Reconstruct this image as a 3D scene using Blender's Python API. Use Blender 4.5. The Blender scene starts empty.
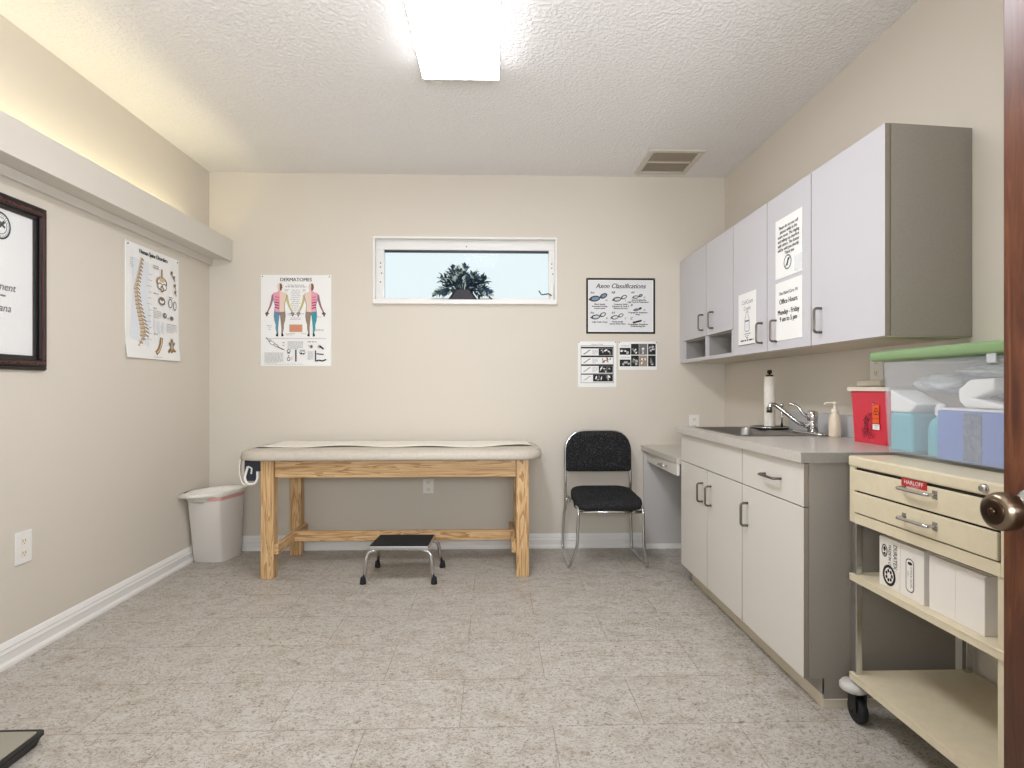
import bpy, bmesh, math, random
from mathutils import Vector, Matrix, noise
R = math.radians
random.seed(7)
scn = bpy.context.scene
COL = scn.collection

# ------------------------------------------------------------------ materials
def lin(c):
    return tuple(((v / 255) / 12.92 if v / 255 <= 0.04045 else ((v / 255 + 0.055) / 1.055) ** 2.4) for v in c) + (1.0,)

def mat(name, rgb, rough=0.6, metal=0.0, spec=0.5, **kw):
    m = bpy.data.materials.new(name); m.use_nodes = True
    b = m.node_tree.nodes['Principled BSDF']
    b.inputs['Base Color'].default_value = lin(rgb)
    b.inputs['Roughness'].default_value = rough
    b.inputs['Metallic'].default_value = metal
    b.inputs['Specular IOR Level'].default_value = spec
    for k, v in kw.items(): b.inputs[k].default_value = v
    return m

def N(m, kind, **kw):
    n = m.node_tree.nodes.new(kind)
    for k, v in kw.items():
        if k in n.inputs: n.inputs[k].default_value = v
        else: setattr(n, k, v)
    return n
def L(m, a, b): m.node_tree.links.new(a, b)
def BS(m): return m.node_tree.nodes['Principled BSDF']

def coords(m, scale=(1, 1, 1)):
    t = N(m, 'ShaderNodeTexCoord'); mp = N(m, 'ShaderNodeMapping')
    mp.inputs['Scale'].default_value = scale
    L(m, t.outputs['Object'], mp.inputs['Vector']); return mp.outputs[0]

def ramp(m, src, stops):
    r = N(m, 'ShaderNodeValToRGB'); e = r.color_ramp.elements
    while len(e) < len(stops): e.new(0.5)
    for i, (p, c) in enumerate(stops):
        e[i].position = p; e[i].color = lin(c) if len(c) == 3 else c
    L(m, src, r.inputs[0]); return r.outputs[0]

def noise_tex(m, vec, scale, detail=4, rough=0.55, dist=0.0):
    n = N(m, 'ShaderNodeTexNoise', Scale=scale, Detail=detail, Roughness=rough, Distortion=dist)
    L(m, vec, n.inputs['Vector']); return n.outputs['Fac']

def bump(m, h, strength=0.3, dist=0.002):
    b = N(m, 'ShaderNodeBump', Strength=strength, Distance=dist)
    L(m, h, b.inputs['Height']); L(m, b.outputs[0], BS(m).inputs['Normal'])

def speckle(name, rgb, rgb2, scale, rough=0.5, lo=0.4, hi=0.6, bmp=0.0, vec=(1, 1, 1), metal=0.0, spec=0.5):
    m = mat(name, rgb, rough, metal, spec)
    f = noise_tex(m, coords(m, vec), scale, 3)
    L(m, ramp(m, f, [(lo, rgb), (hi, rgb2)]), BS(m).inputs['Base Color'])
    if bmp: bump(m, f, bmp, 0.002)
    return m

def wood(name, axis, a, b, c, scale=1.0, rough=0.45):
    m = mat(name, a, rough)
    s = [9.0 * scale] * 3; s[axis] = 0.55 * scale
    v = coords(m, s)
    n1 = noise_tex(m, v, 2.2, 3, 0.5, 1.2)
    w = N(m, 'ShaderNodeMath', operation='MULTIPLY'); L(m, n1, w.inputs[0]); w.inputs[1].default_value = 7.0
    fr = N(m, 'ShaderNodeMath', operation='FRACT'); L(m, w.outputs[0], fr.inputs[0])
    s2 = [150.0] * 3; s2[axis] = 5.0
    n2 = noise_tex(m, coords(m, s2), 1.0, 2)
    mx = N(m, 'ShaderNodeMath', operation='MULTIPLY_ADD'); L(m, n2, mx.inputs[0]); mx.inputs[1].default_value = 0.35
    L(m, fr.outputs[0], mx.inputs[2])
    L(m, ramp(m, mx.outputs[0], [(0.1, a), (0.75, b), (1.0, c)]), BS(m).inputs['Base Color'])
    return m

M = {}
def wall_mat(name, rgb):
    m = mat(name, rgb, 0.75, spec=0.25)
    bump(m, noise_tex(m, coords(m), 90, 4), 0.12, 0.003)
    return m
M['wall'] = wall_mat('beige wall paint', (215, 207, 194))
M['ceil'] = mat('white textured ceiling', (234, 231, 228), 0.9, spec=0.1)
_v = coords(M['ceil'])
_a = noise_tex(M['ceil'], _v, 55, 3, 0.5, 0.3)
bump(M['ceil'], ramp(M['ceil'], _a, [(0.42, (0, 0, 0)), (0.62, (255, 255, 255))]), 0.5, 0.006)
M['white_trim'] = mat('white trim paint', (236, 234, 230), 0.4)
M['valance'] = mat('off white valance paint', (213, 207, 197), 0.55)

# vinyl tile floor
m = M['floor'] = mat('mottled vinyl tile', (190, 180, 168), 0.42, spec=0.35)
v = coords(m)
br = N(m, 'ShaderNodeTexBrick', offset=0.5)
mp = N(m, 'ShaderNodeMapping'); mp.inputs['Location'].default_value = (0.1225 + 0.645 / 2, -0.0165, 0)
L(m, v, mp.inputs[0]); L(m, mp.outputs[0], br.inputs['Vector'])
br.inputs['Scale'].default_value = 1.0; br.inputs['Mortar Size'].default_value = 0.0022
br.inputs['Brick Width'].default_value = 0.645; br.inputs['Row Height'].default_value = 0.3225
br.inputs['Color1'].default_value = lin((198, 195, 189)); br.inputs['Color2'].default_value = lin((203, 200, 195))
br.inputs['Mortar'].default_value = lin((170, 161, 150)); br.inputs['Mortar Smooth'].default_value = 0.3
vr = coords(m, (1.0, 1.5, 1)); 
big = noise_tex(m, vr, 9, 5, 0.65, 0.8)
fine = noise_tex(m, coords(m, (1.0, 1.3, 1)), 62, 6, 0.72, 1.5)
def mul(m, a, b, fac=1.0):
    x = N(m, 'ShaderNodeMixRGB', blend_type='MULTIPLY'); x.inputs[0].default_value = fac
    L(m, a, x.inputs[1]); L(m, b, x.inputs[2]); return x.outputs[0]
c1 = mul(m, br.outputs['Color'], ramp(m, big, [(0.30, (226, 219, 209)), (0.52, (249, 247, 244)), (0.7, (255, 255, 255))]))
c2 = mul(m, c1, ramp(m, fine, [(0.33, (150, 139, 126)), (0.43, (208, 200, 191)), (0.5, (243, 241, 239)), (0.68, (255, 255, 255))]))
L(m, c2, BS(m).inputs['Base Color'])
bump(m, fine, 0.06, 0.001)

M['door_lam'] = mat('pale grey cabinet laminate', (200, 198, 202), 0.35)
M['base_lam'] = mat('warm white cabinet laminate', (214, 209, 201), 0.4)
M['door_edge'] = mat('brown edge banding', (140, 130, 116), 0.5)
M['taupe'] = speckle('taupe speckled laminate', (146, 139, 130), (152, 146, 137), 260, 0.55, 0.42, 0.6)
M['cab_in'] = mat('grey cabinet inside', (150, 147, 143), 0.6)
M['cab_under'] = mat('cream cabinet underside', (214, 203, 184), 0.6)
M['worktop'] = speckle('grey worktop laminate', (196, 190, 182), (188, 182, 174), 200, 0.28, 0.45, 0.6)
M['splash'] = mat('grey backsplash laminate', (190, 189, 190), 0.35)
M['desk_panel'] = mat('grey desk end panel', (196, 192, 188), 0.5)
M['handle'] = mat('brushed nickel', (120, 114, 106), 0.3, 1.0)
M['chrome'] = mat('chrome', (205, 205, 205), 0.16, 1.0)
M['steel'] = mat('stainless steel', (150, 148, 143), 0.4, 1.0)
M['pine_x'] = wood('pine grain lengthwise', 0, (222, 190, 144), (207, 168, 118), (172, 130, 84))
M['pine_z'] = wood('pine grain upright', 2, (222, 190, 144), (207, 168, 118), (172, 130, 84))
M['pine_y'] = wood('pine grain crosswise', 1, (222, 190, 144), (207, 168, 118), (172, 130, 84))
M['vinyl'] = speckle('cream vinyl upholstery', (196, 187, 173), (190, 181, 167), 60, 0.5)
M['paper'] = mat('white paper', (240, 239, 236), 0.7, spec=0.2)
M['exam_paper'] = speckle('crinkled exam paper', (238, 232, 220), (232, 226, 213), 40, 0.7)
M['black_fabric'] = speckle('black fabric with pale flecks', (30, 30, 33), (122, 120, 115), 210, 0.95, 0.56, 0.76, 0.2, spec=0.2)
M['black_plastic'] = mat('black plastic', (24, 24, 26), 0.45)
M['rubber'] = mat('black rubber mat', (22, 23, 27), 0.75)
M['navy_plastic'] = mat('dark navy plastic', (34, 40, 54), 0.4)
M['bin'] = mat('white bin plastic', (228, 222, 216), 0.4)
M['liner'] = mat('white bin liner', (236, 232, 222), 0.45); bump(M['liner'], noise_tex(M['liner'], coords(M['liner']), 26, 4, 0.6, 1.5), 0.8, 0.012)
M['pink_band'] = mat('pale red drawstring', (224, 172, 162), 0.6)
M['cart'] = speckle('cream enamel steel', (216, 204, 176), (212, 200, 172), 30, 0.38)
M['dark_gap'] = mat('dark recess', (40, 36, 32), 0.8)
M['red_label'] = mat('red label', (176, 34, 34), 0.4)
M['cardboard'] = mat('white cardboard', (230, 224, 216), 0.7)
M['ink'] = mat('black ink', (16, 16, 18), 0.7)
M['ink_grey'] = mat('grey ink', (120, 120, 122), 0.7)
M['ink_pale'] = mat('pale grey ink', (178, 178, 178), 0.7)
M['red_plastic'] = mat('translucent red plastic', (214, 44, 66), 0.3)
M['maroon_ink'] = mat('maroon ink', (120, 16, 40), 0.6)
M['orange'] = mat('orange label', (238, 92, 28), 0.5)
M['cream_plastic'] = mat('cream plastic', (238, 230, 212), 0.35)
M['soap'] = mat('cream lotion bottle', (230, 216, 194), 0.3)
M['blue_box'] = mat('blue box', (104, 132, 196), 0.6)
M['bluegrey_print'] = speckle('grey printed panel', (122, 130, 150), (92, 100, 122), 90, 0.7)
M['teal'] = mat('teal plastic', (96, 178, 192), 0.5)
M['pot'] = mat('dark plum pot', (34, 27, 37), 0.55)
M['leaf'] = mat('dark blue green leaf', (44, 72, 80), 0.5)
M['leaf_blue'] = mat('bluish leaf', (58, 80, 112), 0.5)
M['leaf_pale'] = mat('pale variegated leaf', (206, 222, 210), 0.55)
M['bronze'] = mat('aged bronze', (132, 116, 98), 0.28, 1.0)
M['dark_bronze'] = mat('dark bronze', (70, 55, 44), 0.35, 1.0)
M['scale_top'] = mat('grey tempered glass', (150, 146, 132), 0.12)
M['frame_dark'] = mat('black frame edge', (30, 22, 22), 0.35)
M['frame_red'] = wood('mahogany moulding', 2, (92, 42, 40), (78, 32, 32), (50, 20, 22), rough=0.25)
M['vent'] = mat('beige metal grille', (206, 198, 184), 0.5)
M['vent_back'] = mat('brown grille backing', (184, 170, 152), 0.8)
M['tube_grey'] = mat('grey bumper', (196, 192, 186), 0.5)

# door wood: reddish brown, varnished
m = M['door_wood'] = mat('varnished reddish brown wood', (110, 62, 38), 0.3)
f = noise_tex(m, coords(m, (14, 14, 1.4)), 3.0, 5, 0.65, 1.0)
L(m, ramp(m, f, [(0.3, (50, 23, 13)), (0.5, (76, 39, 22)), (0.7, (106, 64, 40))]), BS(m).inputs['Base Color'])

def alpha_mat(name, rgb, alpha, rough=0.3, tint=(255, 255, 255)):
    m = mat(name, rgb, rough)
    out = m.node_tree.nodes['Material Output']
    tr = N(m, 'ShaderNodeBsdfTransparent'); tr.inputs[0].default_value = lin(tint)
    mx = N(m, 'ShaderNodeMixShader'); mx.inputs[0].default_value = alpha
    L(m, tr.outputs[0], mx.inputs[1]); L(m, BS(m).outputs[0], mx.inputs[2]); L(m, mx.outputs[0], out.inputs[0])
    return m
M['tote'] = alpha_mat('milky clear plastic', (226, 230, 238), 0.17, 0.2)
M['bag'] = alpha_mat('clear polythene', (240, 242, 245), 0.72, 0.2)
bump(M['bag'], noise_tex(M['bag'], coords(M['bag']), 26, 4, 0.6, 1.6), 1.0, 0.016)
M['green_lid'] = alpha_mat('translucent green lid plastic', (158, 190, 140), 0.78, 0.35, (190, 225, 180))
M['tape'] = alpha_mat('clear tape', (245, 247, 250), 0.25, 0.15)
M['glass'] = alpha_mat('window glass', (240, 246, 248), 0.03, 0.03)
M['frame_glass'] = alpha_mat('picture glass', (200, 205, 210), 0.06, 0.04)

def emit(name, rgb, strength):
    m = mat(name, rgb, 0.5)
    BS(m).inputs['Emission Color'].default_value = lin(rgb)
    BS(m).inputs['Emission Strength'].default_value = strength
    return m
LENS_E, TUBE_E = 23.0, 13.0
M['lens'] = emit('lit acrylic lens', (246, 249, 255), LENS_E)
M['tube'] = emit('warm fluorescent tube', (252, 245, 205), TUBE_E)

# ------------------------------------------------------------------ mesh helpers
def merge(bm, tmp, mi=0):
    for f in tmp.faces: f.material_index = mi
    me = bpy.data.meshes.new('t'); tmp.to_mesh(me); tmp.free()
    bm.from_mesh(me); bpy.data.meshes.remove(me)

def box(bm, x0, x1, y0, y1, z0, z1, bev=0.0, seg=2, mi=0):
    t = bmesh.new(); bmesh.ops.create_cube(t, size=1)
    for v in t.verts:
        v.co = Vector(((x0 + x1) / 2 + v.co.x * (x1 - x0), (y0 + y1) / 2 + v.co.y * (y1 - y0), (z0 + z1) / 2 + v.co.z * (z1 - z0)))
    if bev: bmesh.ops.bevel(t, geom=t.edges[:], offset=bev, segments=seg, affect='EDGES', profile=0.5)
    merge(bm, t, mi)

def prism(bm, pts, d, mi=0, bev=0.0):
    """pts: 3D loop; d: extrusion vector"""
    t = bmesh.new(); d = Vector(d)
    a = [t.verts.new(Vector(p)) for p in pts]; b = [t.verts.new(Vector(p) + d) for p in pts]
    n = len(pts); t.faces.new(a); t.faces.new(b[::-1])
    for i in range(n): t.faces.new((a[i], b[i], b[(i + 1) % n], a[(i + 1) % n]))
    bmesh.ops.recalc_face_normals(t, faces=t.faces[:])
    if bev: bmesh.ops.bevel(t, geom=t.edges[:], offset=bev, segments=2, affect='EDGES', profile=0.5)
    merge(bm, t, mi)

def round_path(pts, r, n=5, closed=False):
    pts = [Vector(p) for p in pts]; out = []
    k = len(pts)
    for i, p in enumerate(pts):
        if not closed and i in (0, k - 1): out.append(p); continue
        a, b = pts[i - 1], pts[(i + 1) % k]
        da, db = (a - p), (b - p)
        rr = min(r, da.length * 0.48, db.length * 0.48)
        p0, p1 = p + da.normalized() * rr, p + db.normalized() * rr
        for j in range(n + 1):
            s = j / n
            out.append(p0 * (1 - s) ** 2 + p * 2 * s * (1 - s) + p1 * s * s)
    return out

def tube(bm, pts, r, seg=10, closed=False, mi=0, cap=True):
    pts = [Vector(p) for p in pts]; n = len(pts); t = bmesh.new(); rings = []
    rad = r if isinstance(r, (list, tuple)) else [r] * n
    up = None
    for i, p in enumerate(pts):
        if closed: d = pts[(i + 1) % n] - pts[i - 1]
        else: d = pts[min(i + 1, n - 1)] - pts[max(i - 1, 0)]
        d.normalize()
        if up is None:
            up = Vector((0, 0, 1)) if abs(d.z) < 0.9 else Vector((1, 0, 0))
        x = up.cross(d)
        if x.length < 1e-5: x = Vector((0, 1, 0)).cross(d)
        x.normalize(); y = d.cross(x); up = y
        rings.append([t.verts.new(p + (x * math.cos(2 * math.pi * k / seg) + y * math.sin(2 * math.pi * k / seg)) * rad[i]) for k in range(seg)])
    m = n if closed else n - 1
    for i in range(m):
        a, b = rings[i], rings[(i + 1) % n]
        for k in range(seg): t.faces.new((a[k], a[(k + 1) % seg], b[(k + 1) % seg], b[k]))
    if cap and not closed: t.faces.new(rings[0][::-1]); t.faces.new(rings[-1])
    bmesh.ops.recalc_face_normals(t, faces=t.faces[:])
    for f in t.faces: f.smooth = True
    merge(bm, t, mi)

def lathe(bm, prof, c, axis='Z', seg=24, mi=0):
    """prof: (radius, height) list"""
    t = bmesh.new(); rings = []
    for r, h in prof:
        ring = []
        for k in range(seg):
            a = 2 * math.pi * k / seg; x, y = r * math.cos(a), r * math.sin(a)
            p = {'Z': (x, y, h), 'X': (h, x, y), 'Y': (x, h, y)}[axis]
            ring.append(t.verts.new(Vector(c) + Vector(p)))
        rings.append(ring)
    for a, b in zip(rings, rings[1:]):
        for k in range(seg): t.faces.new((a[k], a[(k + 1) % seg], b[(k + 1) % seg], b[k]))
    t.faces.new(rings[0][::-1]); t.faces.new(rings[-1])
    bmesh.ops.recalc_face_normals(t, faces=t.faces[:])
    for f in t.faces: f.smooth = True
    merge(bm, t, mi)

def loft(bm, loops, cap0=True, cap1=True, mi=0, smooth=False):
    t = bmesh.new(); rs = [[t.verts.new(Vector(p)) for p in lp] for lp in loops]
    n = len(rs[0])
    for a, b in zip(rs, rs[1:]):
        for k in range(n): t.faces.new((a[k], a[(k + 1) % n], b[(k + 1) % n], b[k]))
    if cap0: t.faces.new(rs[0][::-1])
    if cap1: t.faces.new(rs[-1])
    bmesh.ops.recalc_face_normals(t, faces=t.faces[:])
    if smooth:
        for f in t.faces: f.smooth = True
    merge(bm, t, mi)

def rrect(cx, cy, w, d, r, n=5):
    out = []
    for sx, sy, a0 in ((1, 1, 0), (-1, 1, 90), (-1, -1, 180), (1, -1, 270)):
        for k in range(n + 1):
            a = R(a0 + 90 * k / n)
            out.append((cx + sx * (w / 2 - r) + r * math.cos(a), cy + sy * (d / 2 - r) + r * math.sin(a)))
    return out

def B(): return bmesh.new()
LOC = {}
def thing(name, label, cat, loc=(0, 0, 0), group=None, rotz=0.0):
    o = bpy.data.objects.new(name, None); COL.objects.link(o)
    o.empty_display_size = 0.1; o.location = loc; o.rotation_euler = (0, 0, rotz)
    o['label'] = label; o['category'] = cat
    if group: o['group'] = group
    LOC[o.name] = Vector(loc); return o

def obj(name, bm, ms, parent=None, smooth=None, local=False, label=None):
    """link bm as one mesh object; vertices are in world metres unless local"""
    if not isinstance(ms, (list, tuple)): ms = [ms]
    off = Vector((0, 0, 0))
    if parent is not None:
        p = parent
        while p is not None: off = off + Vector(p.location); p = p.parent
    me = bpy.data.meshes.new(name)
    if not local and off.length:
        for v in bm.verts: v.co -= off
    bm.to_mesh(me); bm.free()
    for mm in ms: me.materials.append(M[mm] if isinstance(mm, str) else mm)
    if smooth:
        me.shade_smooth(); me.set_sharp_from_angle(angle=R(smooth))
    o = bpy.data.objects.new(name, me); COL.objects.link(o)
    if parent is not None: o.parent = parent
    if label: o['label'] = label
    return o

def tag(o, label, cat, group=None):
    o['label'] = label; o['category'] = cat
    if group: o['group'] = group
    return o

def struct(name, bm, ms, parent=None, smooth=None):
    o = obj(name, bm, ms, parent, smooth)
    if parent is None: o['kind'] = 'structure'
    return o

# ------------------------------------------------------------------ printed sheets
class Print:
    """flat ink on a sheet: u, v in metres from the sheet's lower left corner"""
    def __init__(s, o, u, v):
        s.o, s.u, s.v = Vector(o), Vector(u), Vector(v); s.n = s.u.cross(s.v)
        s.bm = bmesh.new(); s.mats = []; s.k = 0
    def P(s, x, y, h=None): return s.o + s.u * x + s.v * y + s.n * (0.0006 + s.k * 0.000012)
    def mi(s, m):
        if m not in s.mats: s.mats.append(m)
        return s.mats.index(m)
    def poly(s, pts, m='ink'):
        s.k += 1
        f = s.bm.faces.new([s.bm.verts.new(s.P(*p)) for p in pts]); f.material_index = s.mi(m)
        f.normal_update()
        if f.normal.dot(s.n) < 0: f.normal_flip()
    def rect(s, x0, y0, x1, y1, m='ink'): s.poly([(x0, y0), (x1, y0), (x1, y1), (x0, y1)], m)
    def line(s, a, b, w, m='ink'):
        d = Vector((b[0] - a[0], b[1] - a[1]))
        if d.length < 1e-6: return
        d.normalize(); q = Vector((-d.y, d.x)) * w / 2
        s.poly([(a[0] + q.x, a[1] + q.y), (a[0] - q.x, a[1] - q.y), (b[0] - q.x, b[1] - q.y), (b[0] + q.x, b[1] + q.y)], m)
    def path(s, pts, w, m='ink'):
        for a, b in zip(pts, pts[1:]): s.line(a, b, w, m)
    def ell(s, cx, cy, rx, ry, m='ink', rot=0, n=18):
        c, q = math.cos(rot), math.sin(rot)
        s.poly([(cx + rx * math.cos(t) * c - ry * math.sin(t) * q, cy + rx * math.cos(t) * q + ry * math.sin(t) * c) for t in [2 * math.pi * k / n for k in range(n)]], m)
    def ring(s, cx, cy, rx, ry, w, m='ink', rot=0, fill='paper'):
        s.ell(cx, cy, rx, ry, m, rot); s.ell(cx, cy, rx - w, ry - w, fill, rot)
    def frame(s, x0, y0, x1, y1, w, m='ink'):
        s.rect(x0, y0, x1, y0 + w, m); s.rect(x0, y1 - w, x1, y1, m); s.rect(x0, y0, x0 + w, y1, m); s.rect(x1 - w, y0, x1, y1, m)
    def greek(s, x0, x1, y, h, m='ink_grey', seed=0):
        r = random.Random(seed * 977 + int(y * 10000)); x = x0
        while x < x1 - h * 0.5:
            w = min(h * r.uniform(1.0, 4.0), x1 - x); s.rect(x, y, x + w, y + h * 0.62, m); x += w + h * 0.7
    def block(s, x0, x1, ytop, rows, step, h, m='ink_pale', seed=1):
        for i in range(rows): s.greek(x0, x1 - (x1 - x0) * (0.3 if i == rows - 1 else 0.02), ytop - i * step, h, m, seed + i)
    def text(s, body, x, y, size, m='ink', align='CENTER', bold=0.0, shear=0.0, rot=0.0, sx=1.0):
        if bold:
            for q in (-1, 1): s.text(body, x + q * bold * size, y, size, m, align, 0.0, shear, rot, sx)
        s.k += 1
        cu = bpy.data.curves.new('t', 'FONT'); cu.body = body; cu.size = size; cu.align_x = align
        cu.shear = shear; cu.resolution_u = 3
        o = bpy.data.objects.new('t', cu)
        me = bpy.data.meshes.new_from_object(o)
        c, q = math.cos(rot), math.sin(rot); t = bmesh.new(); t.from_mesh(me)
        for v in t.verts:
            a, b = v.co.x * sx, v.co.y; v.co = s.P(x + a * c - b * q, y + a * q + b * c)
        bmesh.ops.recalc_face_normals(t, faces=t.faces[:])
        for f in t.faces:
            f.normal_update()
            if f.normal.dot(s.n) < 0: f.normal_flip()
        merge(s.bm, t, s.mi(m))
        bpy.data.objects.remove(o); bpy.data.curves.remove(cu); bpy.data.meshes.remove(me)
    def done(s, parent, name='printing'): return obj(name, s.bm, s.mats or ['ink'], parent)

def sheet_box(bm, o, u, v, W, Hh, t=0.0012, curl=0.0, n=8):
    """paper of thickness t standing off the wall, face at o; corners curl outwards"""
    o, u, v = Vector(o), Vector(u), Vector(v); nn = u.cross(v)
    tmp = bmesh.new(); g = [[], []]
    for s in (0, 1):
        for j in range(n + 1):
            row = []
            for i in range(n + 1):
                a, b = i / n, j / n
                h = curl * (max(0, 0.25 - b) / 0.25) ** 2 * (0.3 + 0.7 * abs(2 * a - 1))
                row.append(tmp.verts.new(o + u * a * W + v * b * Hh + nn * (h - s * t)))
            g[s].append(row)
    for s in (0, 1):
        for j in range(n):
            for i in range(n):
                q = (g[s][j][i], g[s][j][i + 1], g[s][j + 1][i + 1], g[s][j + 1][i])
                tmp.faces.new(q if s == 0 else q[::-1])
    for j in range(n):
        for i in (0, n): tmp.faces.new((g[0][j][i], g[0][j + 1][i], g[1][j + 1][i], g[1][j][i]))
    for i in range(n):
        for j in (0, n): tmp.faces.new((g[0][j][i], g[1][j][i], g[1][j][i + 1], g[0][j][i + 1]))
    bmesh.ops.recalc_face_normals(tmp, faces=tmp.faces[:])
    merge(bm, tmp)

UX, UY, UZ = Vector((1, 0, 0)), Vector((0, 1, 0)), Vector((0, 0, 1))

# ------------------------------------------------------------------ the room
XL, XR, YB, YF, ZC = -2.055, 1.70, 4.13, -1.30, 2.725
T = 0.14
b = B(); box(b, XL - T, XR + T, YF, YB + T, -0.1, 0); struct('floor', b, 'floor')
b = B(); box(b, XL - T, XR + T, YF, YB + T, ZC, ZC + 0.1); struct('ceiling', b, 'ceil')
b = B(); box(b, XL - T, XL, YF, YB + T, 0, ZC); struct('wall_left', b, 'wall')
b = B(); box(b, XR, XR + T, YF, YB + T, 0, ZC); struct('wall_right', b, 'wall')
WX0, WX1, WZ0, WZ1 = -0.878, 0.447, 1.79, 2.265
b = B()
box(b, XL, WX0, YB, YB + T, 0, ZC); box(b, WX1, XR, YB, YB + T, 0, ZC)
box(b, WX0, WX1, YB, YB + T, 0, WZ0); box(b, WX0, WX1, YB, YB + T, WZ1, ZC)
struct('wall_back', b, 'wall')
b = B(); box(b, 0.862, XR, -0.14, -0.02, 0, ZC); box(b, -0.2, 0.862, -0.14, -0.02, 2.06, ZC); struct('wall_front', b, 'wall')

def base_profile(h=0.105):
    return [(0, 0), (0.022, 0), (0.022, 0.012), (0.017, 0.022), (0.013, 0.026), (0.013, h * 0.55), (0.016, h * 0.58), (0.011, h * 0.72), (0.013, h * 0.76), (0.006, h * 0.92), (0.0, h)]
b = B(); prism(b, [(XL + x, YF, z) for x, z in base_profile()], (0, YB - YF, 0)); struct('baseboard_left', b, 'white_trim')
b = B(); prism(b, [(XL, YB - x, z) for x, z in base_profile()], (XR - XL, 0, 0)); struct('baseboard_back', b, 'white_trim')

# window
w = bpy.data.objects.new('window_1', None); COL.objects.link(w); w.location = ((WX0 + WX1) / 2, YB, WZ0); w['kind'] = 'structure'
yf = YB + 0.055
b = B()
box(b, WX0, WX0 + 0.062, yf, yf + 0.05, WZ0 + 0.045, WZ1 - 0.075, 0.002); box(b, WX1 - 0.048, WX1, yf, yf + 0.05, WZ0 + 0.045, WZ1 - 0.075, 0.002)
box(b, WX0, WX1, yf, yf + 0.05, WZ1 - 0.075, WZ1, 0.002); box(b, WX0, WX1, yf, yf + 0.05, WZ0, WZ0 + 0.045, 0.002)
obj('window_frame', b, 'white_trim', w)
b = B(); box(b, WX0 + 0.058, WX1 - 0.044, yf + 0.02, yf + 0.028, WZ1 - 0.092, WZ1 - 0.07); obj('gasket', b, 'navy_plastic', w)
b = B(); box(b, WX0 + 0.05, WX1 - 0.04, yf + 0.03, yf + 0.035, WZ0 + 0.04, WZ1 - 0.07); obj('glass_pane', b, 'glass', w)
b = B(); box(b, WX0 - 0.004, WX1 + 0.006, YB - 0.035, yf + 0.01, WZ0 - 0.012, WZ0 + 0.022, 0.005); obj('window_sill', b, 'white_trim', w)
b = B()
box(b, WX0 - 0.006, WX0 + 0.006, YB - 0.006, YB + 0.03, WZ0, WZ1 + 0.006); box(b, WX1 - 0.006, WX1 + 0.006, YB - 0.006, YB + 0.03, WZ0, WZ1 + 0.006)
box(b, WX0 + 0.006, WX1 - 0.006, YB - 0.006, YB + 0.03, WZ1 - 0.006, WZ1 + 0.006); obj('corner_bead', b, 'white_trim', w)
b = B()
for sx, x in ((-1, WX0 + 0.036), (1, WX1 - 0.026)):
    for dz in (0.27, 0.30, 0.225) + ((0.16,) if sx < 0 else ()):
        lathe(b, [(0.005, -0.003), (0.005, 0.0)], (x + (0.008 if dz == 0.225 else 0), yf - 0.0005, WZ0 + dz), 'Y', 10)
lathe(b, [(0.005, -0.003), (0.005, 0.0)], (-0.21, yf - 0.0005, WZ1 - 0.05), 'Y', 10)
obj('screw_hole', b, 'ink_grey', w)
b = B(); box(b, WX1 - 0.038, WX1 - 0.014, yf - 0.02, yf, WZ0 + 0.03, WZ0 + 0.15, 0.004)
c = obj('crank_housing', b, 'white_trim', w)
b = B(); tube(b, round_path([(WX1 - 0.03, yf - 0.022, WZ0 + 0.062), (WX1 - 0.05, yf - 0.03, WZ0 + 0.075), (WX1 - 0.105, yf - 0.035, WZ0 + 0.066), (WX1 - 0.125, yf - 0.037, WZ0 + 0.095)], 0.01), 0.005, 8); obj('crank_handle', b, 'handle', c)
b = B(); box(b, -0.70, -0.63, yf - 0.014, yf, WZ0 + 0.024, WZ0 + 0.034, 0.002); obj('latch', b, 'ink_grey', w)

# entrance door, standing open beside the camera
DX, DY = 0.82, 0.888
d = bpy.data.objects.new('door_1', None); COL.objects.link(d); d.location = (DX, DY, 0); d['kind'] = 'structure'
b = B(); box(b, DX, DX + 0.036, -0.02, DY, 0.012, 2.05, 0.002); obj('door_leaf', b, 'door_wood', d)
KZ, KY = 0.984, DY - 0.060
b = B(); lathe(b, [(0.036, 0.0), (0.036, -0.004), (0.033, -0.009), (0.016, -0.011)], (DX, KY, KZ), 'X', 28); rs = obj('rose', b, 'chrome', d)
b = B(); lathe(b, [(0.012, -0.008), (0.012, -0.022), (0.017, -0.030), (0.0265, -0.040), (0.029, -0.050), (0.0285, -0.062), (0.0255, -0.069), (0.0205, -0.071)], (DX, KY, KZ), 'X', 32); kn = obj('door_knob', b, 'bronze', d)
b = B(); lathe(b, [(0.0195, -0.0705), (0.0195, -0.0722), (0.0135, -0.0722)], (DX, KY, KZ), 'X', 28); lathe(b, [(0.006, -0.071), (0.006, -0.0745), (0.003, -0.0755)], (DX, KY, KZ), 'X', 16); obj('lock_button', b, 'dark_bronze', kn)

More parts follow.
